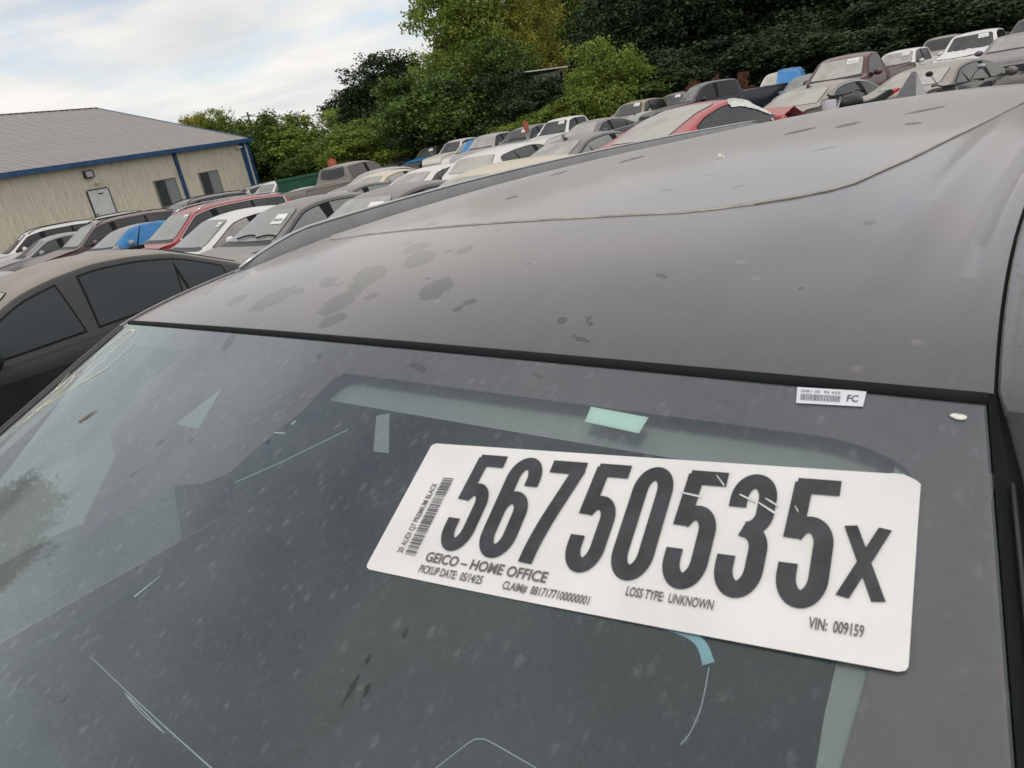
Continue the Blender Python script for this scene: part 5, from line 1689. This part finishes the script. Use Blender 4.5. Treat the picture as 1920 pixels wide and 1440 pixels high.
C('grey_sedan', PDG, 'dark blue grey sedan with white paper on its windshield beside the white sedan', 'car', GT, GT, R2, sticker=(.36, .84, .50, .80), wipers=True, detail=True)
C('dusty_h', PDG, 'dark sedan with dust covered roof and tall black antenna behind the near roof rail', 'car', GDU, GD, R2, antenna=(.05, 1.1, .24), sticker=(.35, .85, .5, .8), detail=True)
C('cream_i', PCR, 'cream white car roof right behind the roof rail of the near SUV', 'car', GDU, GD, R2, sticker=False)
C('rack_s', PDG, 'dark grey SUV with roof rails behind the red SUV', 'suv', GD, group=R3, rails=True, sticker=False)
C('teal_r', PW_, 'pale car with greenish windshield past the corner of the building', 'suv', GT, group=R3, sticker=False)
C('silver_q', PSI, 'silver sedan with chrome arched window line behind the red SUV roof', 'car', GDU, GD, R3, sticker=False, trim=M_CHROME)
C('dark_p', PDG, 'dark dusty sedan in front of the brown pickup', 'car', GDU, GT, R3, sticker=False)
C('red_fast', PRF, 'dusty red fastback car with torn white plastic at its window', 'car', GDB, GB, R3, sticker=False, gr=GDB, detail=True)
C('grey_k', PDG, 'dark grey sedan seen from behind left of the red fastback', 'car', GDU, GT, R3, fin=M_TRIMDK, sticker=False, gr=GDU)
C('white_l', PW_, 'white hatchback seen from behind with dusty rear glass', 'car', GDU, GD, R3, sticker=False, gr=GDB, trim=M_CHROME)
C('white_m', PW_, 'white sedan left of the white hatchback', 'car', GDU, GD, R3, sticker=False)
C('cream_n', PCR, 'small cream sedan in front of the silver one by the brown pickup', 'car', GDU, GDU, R3, sticker=False)
C('silver_o', PSI, 'silver grey dusty sedan right of the brown pickup', 'car', GDU, GD, R3, sticker=False)
C('brown_pickup', PBR, 'dusty brown crew cab pickup seen from behind by the round marker', 'pickup truck', GD, carglass('glass_brown', (.06, .05, .05), .3), R3, sticker=False, gr=GB)
C('by_building', PSI, 'silver SUV between the building corner and the green dumpster', 'suv', GD, group=R3, sticker=False, rails=True)
C('b_a', PBK, 'black SUV farthest left in the back row', 'suv', GD, GB, R4)
C('b_b', PBK, 'black SUV second from the left in the back row', 'suv', GD, GB, R4)
C('b_c', PBK, 'black pickup with blue plastic on its hood in the back row', 'pickup truck', GD, GB, R4)
C('b_d', PWD, 'white pickup between the black pickup and the blue wrapped white SUV', 'pickup truck', GD, GB, R4, sticker=False)
C('b_e', PW_, 'small white SUV with blue plastic over one front corner', 'suv', GT, GT, R4, sticker=False)
C('b_f', PSI, 'silver pickup with black side window in the back row', 'pickup truck', GDU, GB, R4, sticker=False)
C('b_g', PDG, 'dark grey SUV with hood scoops behind the red marker', 'suv', GD, GB, R4, wipers=True)
C('b_h', PW_, 'white crew cab pickup with black side windows in the back row', 'pickup truck', GD, GB, R4)
C('b_i', PDG, 'dark grey sedan with chrome oval window line in front of the white crew cab', 'car', GDU, GB, R3, trim=M_CHROME, sticker=False)
C('b_j', PGO, 'gold SUV with black side window under the forest edge', 'suv', GD, GB, R4)
C('brown_j', PBR, 'brown car mostly hidden left of the gold SUV', 'suv', GD, group=R4, sticker=False)
C('silver_b', PSI, 'silver sedan in front of the gold SUV', 'car', GDU, GB, R4, sticker=False, antenna=(-.3, -.2, .15))
C('b_k', PDG, 'dark grey SUV just left of the navy pickup', 'suv', GD, GB, R4)
C('b_l', PNV, 'navy crew cab pickup standing side on with its long bed to the right', 'pickup truck', GD, GB, R4, sticker=False, detail=True)
C('b_m', PWD, 'pale SUV half covered by a blue tarp behind the navy pickup bed', 'suv', GDB, GD, R4, sticker=False)
C('blue_n', PBL, 'blue car hidden between the blue tarp and the maroon pickup', 'suv', GT, group=R4, sticker=False)
C('b_o', PMR, 'maroon regular cab pickup with dust covered windshield', 'pickup truck', GDB, GD, R4)
C('b_p', PW_, 'white pickup with black side window behind the maroon pickup', 'pickup truck', GDU, GB, R4, detail=True)
C('b_q', POL, 'olive SUV with black windshield behind the wrapped white pickup', 'suv', GB, GB, R4, sticker=False)
C('b_r', PW_, 'large white pickup with white plastic wrapped over its hood', 'pickup truck', GD, GB, R4, wrap='hood')
C('navy_s', PNV, 'navy SUV at the top right edge behind the wrapped white pickup', 'suv', GD, group=R4)
C('b_t', PPU, 'purple grey car at the right edge with hazy windshield', 'car', GP, GD, R4, sticker=False)
C('u_beige', PBE, 'dust covered sedan seen from behind right of the red fastback', 'car', GDB, GB, R3, sticker=False, gr=GDB, fin=M_TRIMDK, trim=M_CHROME)
C('v_brown', PBE, 'dust covered dark sedan with arched roof at the right', 'car', GDB, carglass('glass_green_dust', (.035, .048, .036), .12), R3, sticker=False, gr=GDB)

def T_(k, kind, label):
    t = FIT[k]
    return tarp('plastic_cover', SHAPES[t[0]], t[5], t[1], t[2], t[3], t[4], kind, label, M_TARP, 'cover')
T_('blue_wrapped', 'side', 'blue plastic film taped over the side of the pale sedan')
T_('b_m', 'front', 'blue tarp lying over the driver side of the pale SUV')
T_('b_e', 'front', 'blue plastic over the front corner of the small white SUV')
t = FIT['b_c']; S_ = SHAPES['pickup']
P = top_patch(S_, -2.5, .9, -1.2, .86, .03, 20, 20); P = P + RNG.normal(0, .010, P.shape)
o = MB().grid(P).build('plastic_cover', M_TARP, None, True); o.location = t[1:4]; o.rotation_euler = (0, 0, math.radians(t[4])); o.scale = (t[5],) * 3
tag(o, 'blue plastic sheet over the hood of the black pickup', 'cover')

# torn white plastic on the red fastback, right side
t = FIT['red_fast']; S_ = SHAPES['fast']
def sheet(pts_, w, name, par):
    P = []
    for i, (yy, f) in enumerate(pts_):
        xe, ze = S_.edge(yy); zb = S_.zb(yy)
        row = []
        for j in range(7):
            ff = f - w * j / 6 * (1 + .06 * math.sin(i * .7))
            z_ = zb + (ze - zb) * ff
            row.append((-(S_.side(yy, min(z_, ze)) + .018 + .014 * abs(math.sin(i * .9 + j * 1.1))), yy + .01 * math.sin(i * 2.1 + j), z_ + (.02 if ff > 1 else 0)))
        P.append(row)
    o = MB().grid(P).build(name, M_WRAP, None, True)
    o.location = t[1:4]; o.rotation_euler = (0, 0, math.radians(t[4])); o.scale = (t[5],) * 3
    return o
o = sheet([(.25 - .95 * q / 22, 1.06 - .10 * (q / 22)) for q in range(23)], .24, 'plastic_sheet', None)
tag(o, 'torn white plastic hanging over the window top of the red fastback', 'plastic')
o = sheet([(-.62 - .42 * q / 10, .42 + .15 * q / 10) for q in range(11)], .55, 'plastic_sheet', None)
tag(o, 'white plastic wrapped round the mirror of the red fastback', 'plastic')
# buckled hood of the red fastback
root = None
hd = MB()
hd.add([(-.75, -1.15, .95), (.7, -1.15, .97), (.7, -1.75, 1.0), (-.2, -1.62, 1.10), (-.75, -1.55, 1.07), (-.75, -2.1, .80), (.7, -2.15, .80)], [(0, 1, 2, 3, 4), (4, 3, 2, 6, 5)])
o = hd.build('buckled_hood', PRF, None)
o.location = t[1:4]; o.rotation_euler = (0, 0, math.radians(t[4])); o.scale = (t[5],) * 3
tag(o, 'buckled front hood torn up from the red fastback', 'hood')

# ------------------------------------------------------------------ motorcycles
M_FORK = plain('fork_steel', (.45, .45, .46), .25, .9)
M_PLATE = plain('white_fairing', (.60, .60, .66), .45, 0, .06)
M_MRED = plain('red_fairing', (.55, .018, .022), .35, 0, .1)
M_BKM = plain('engine_black', (.016, .016, .018), .5)
def motorcycle(x, y, z, rz, label, white=True):
    r = empty('motorcycle', (x, y, z), rz)
    tag(r, label, 'motorcycle')
    for yy in (-.70, .72):
        w = MB().lathe([(.24, -.05), (.29, -.06), (.32, 0), (.29, .06), (.24, .05), (.24, -.05)], (0, yy, .32), 'X', 26).build('wheel', M_RUBBER, r, True)
        sp_ = MB()
        for q in range(5):
            a = q * 1.2566
            sp_.tube([(0, yy, .32), (0, yy + .25 * math.cos(a), .32 + .25 * math.sin(a))], .018, 5)
        sp_.lathe([(.235, -.03), (.25, -.03), (.25, .03), (.235, .03), (.235, -.03)], (0, yy, .32), 'X', 26).build('rim', M_RIM, w)
    f = MB()
    for sx in (-.10, .10):
        f.tube([(sx, -.72, .32), (sx, -.42, 1.02)], .024, 8)
    f.build('fork', M_FORK, r, True)
    MB().tube([(-.38, -.22, 1.08), (-.30, -.30, 1.09), (-.12, -.40, 1.06), (0, -.41, 1.05), (.12, -.40, 1.06), (.30, -.30, 1.09), (.38, -.22, 1.08)], .013, 8).build('handlebar', M_BKM, r, True)
    for sx in (-1, 1):
        MB().tube([(sx * .31, -.295, 1.09), (sx * .42, -.19, 1.08)], [.021, .021], 8).build('grip', M_RUBBER, r, True)
        MB().tube([(sx * .28, -.33, 1.09), (sx * .40, -.27, 1.075)], [.007, .005], 5).build('lever', M_FORK, r, True)
        if white: continue
        mr = MB().tube([(sx * .27, -.31, 1.10), (sx * .33, -.33, 1.20), (sx * .40, -.30, 1.27)], .007, 5).build('mirror_stem', M_BKM, r, True)
        MB().ball((sx * .42, -.30, 1.29), (.07, .014, .045)).build('mirror', M_FORK if sx > 0 else M_BKM, mr, True)
    MB().add([(-.14, -.56, 1.02), (.14, -.56, 1.02), (.17, -.58, .90), (.11, -.60, .72), (-.11, -.60, .72), (-.17, -.58, .90), (0, -.63, 1.03), (0, -.67, .88), (0, -.65, .72)],
             [(0, 6, 7, 5), (5, 7, 8, 4), (6, 1, 2, 7), (7, 2, 3, 8)]).build('front_plate', M_PLATE if white else M_BKM, r, True)
    MB().box((0, -.47, 1.04), (.16, .10, .08)).tube([(-.05, -.5, 1.04), (-.12, -.62, 1.02), (-.14, -.64, .92)], .008, 5).build('gauge', M_BKM, r)
    MB().ball((0, -.10, .90), (.15, .28, .13), 14, 10).build('fuel_tank', M_BKM, r, True)
    P = [[(sx * w_, yy, zz + dz) for sx, dz in ((-1, -.04), (-.8, .02), (0, .03), (.8, .02), (1, -.04))] for yy, zz, w_ in ((.12, .84, .09), (.35, .82, .14), (.6, .86, .13), (.85, .95, .08))]
    MB().grid(P).build('seat', M_RUBBER, r, True)
    MB().box((0, .92, .92), (.10, .22, .05), Matrix.Rotation(.3, 3, 'X')).build('tail', M_MRED if white else M_BKM, r)
    for sx in (-1, 1):
        MB().add([(sx * .16, -.52, .86), (sx * .19, -.15, .80), (sx * .18, -.05, .50), (sx * .17, -.42, .42)], [(0, 1, 2, 3)]).build('side_fairing', M_MRED if white else M_BKM, r)
    MB().ball((0, .02, .52), (.17, .28, .20), 12, 8).box((0, -.02, .36), (.26, .4, .18)).build('engine', M_BKM, r, True)
    MB().tube([(.14, -.2, .4), (.16, .2, .3), (.17, .55, .40), (.18, .85, .52)], [.03, .03, .05, .05], 8).build('exhaust', M_FORK, r, True)
    MB().tube([(-.05, .1, .3), (-.28, .15, .02)], .012, 5).build('side_stand', M_BKM, r, True)
    return r
p = pix(1602, 200, 15.3)
mb_ = motorcycle(p[0], p[1], float(ground_z(p[0], p[1])) + .10, math.radians(-72), 'black motorcycle with white front plate and wide handlebar')
mb_.scale = (1.0, 1.0, 1.0)
p = pix(1806, 160, 15.5)
motorcycle(p[0], p[1], float(ground_z(p[0], p[1])) + .02, math.radians(-60), 'black motorcycle with bright mirrors in front of the dusty arched sedan', False)
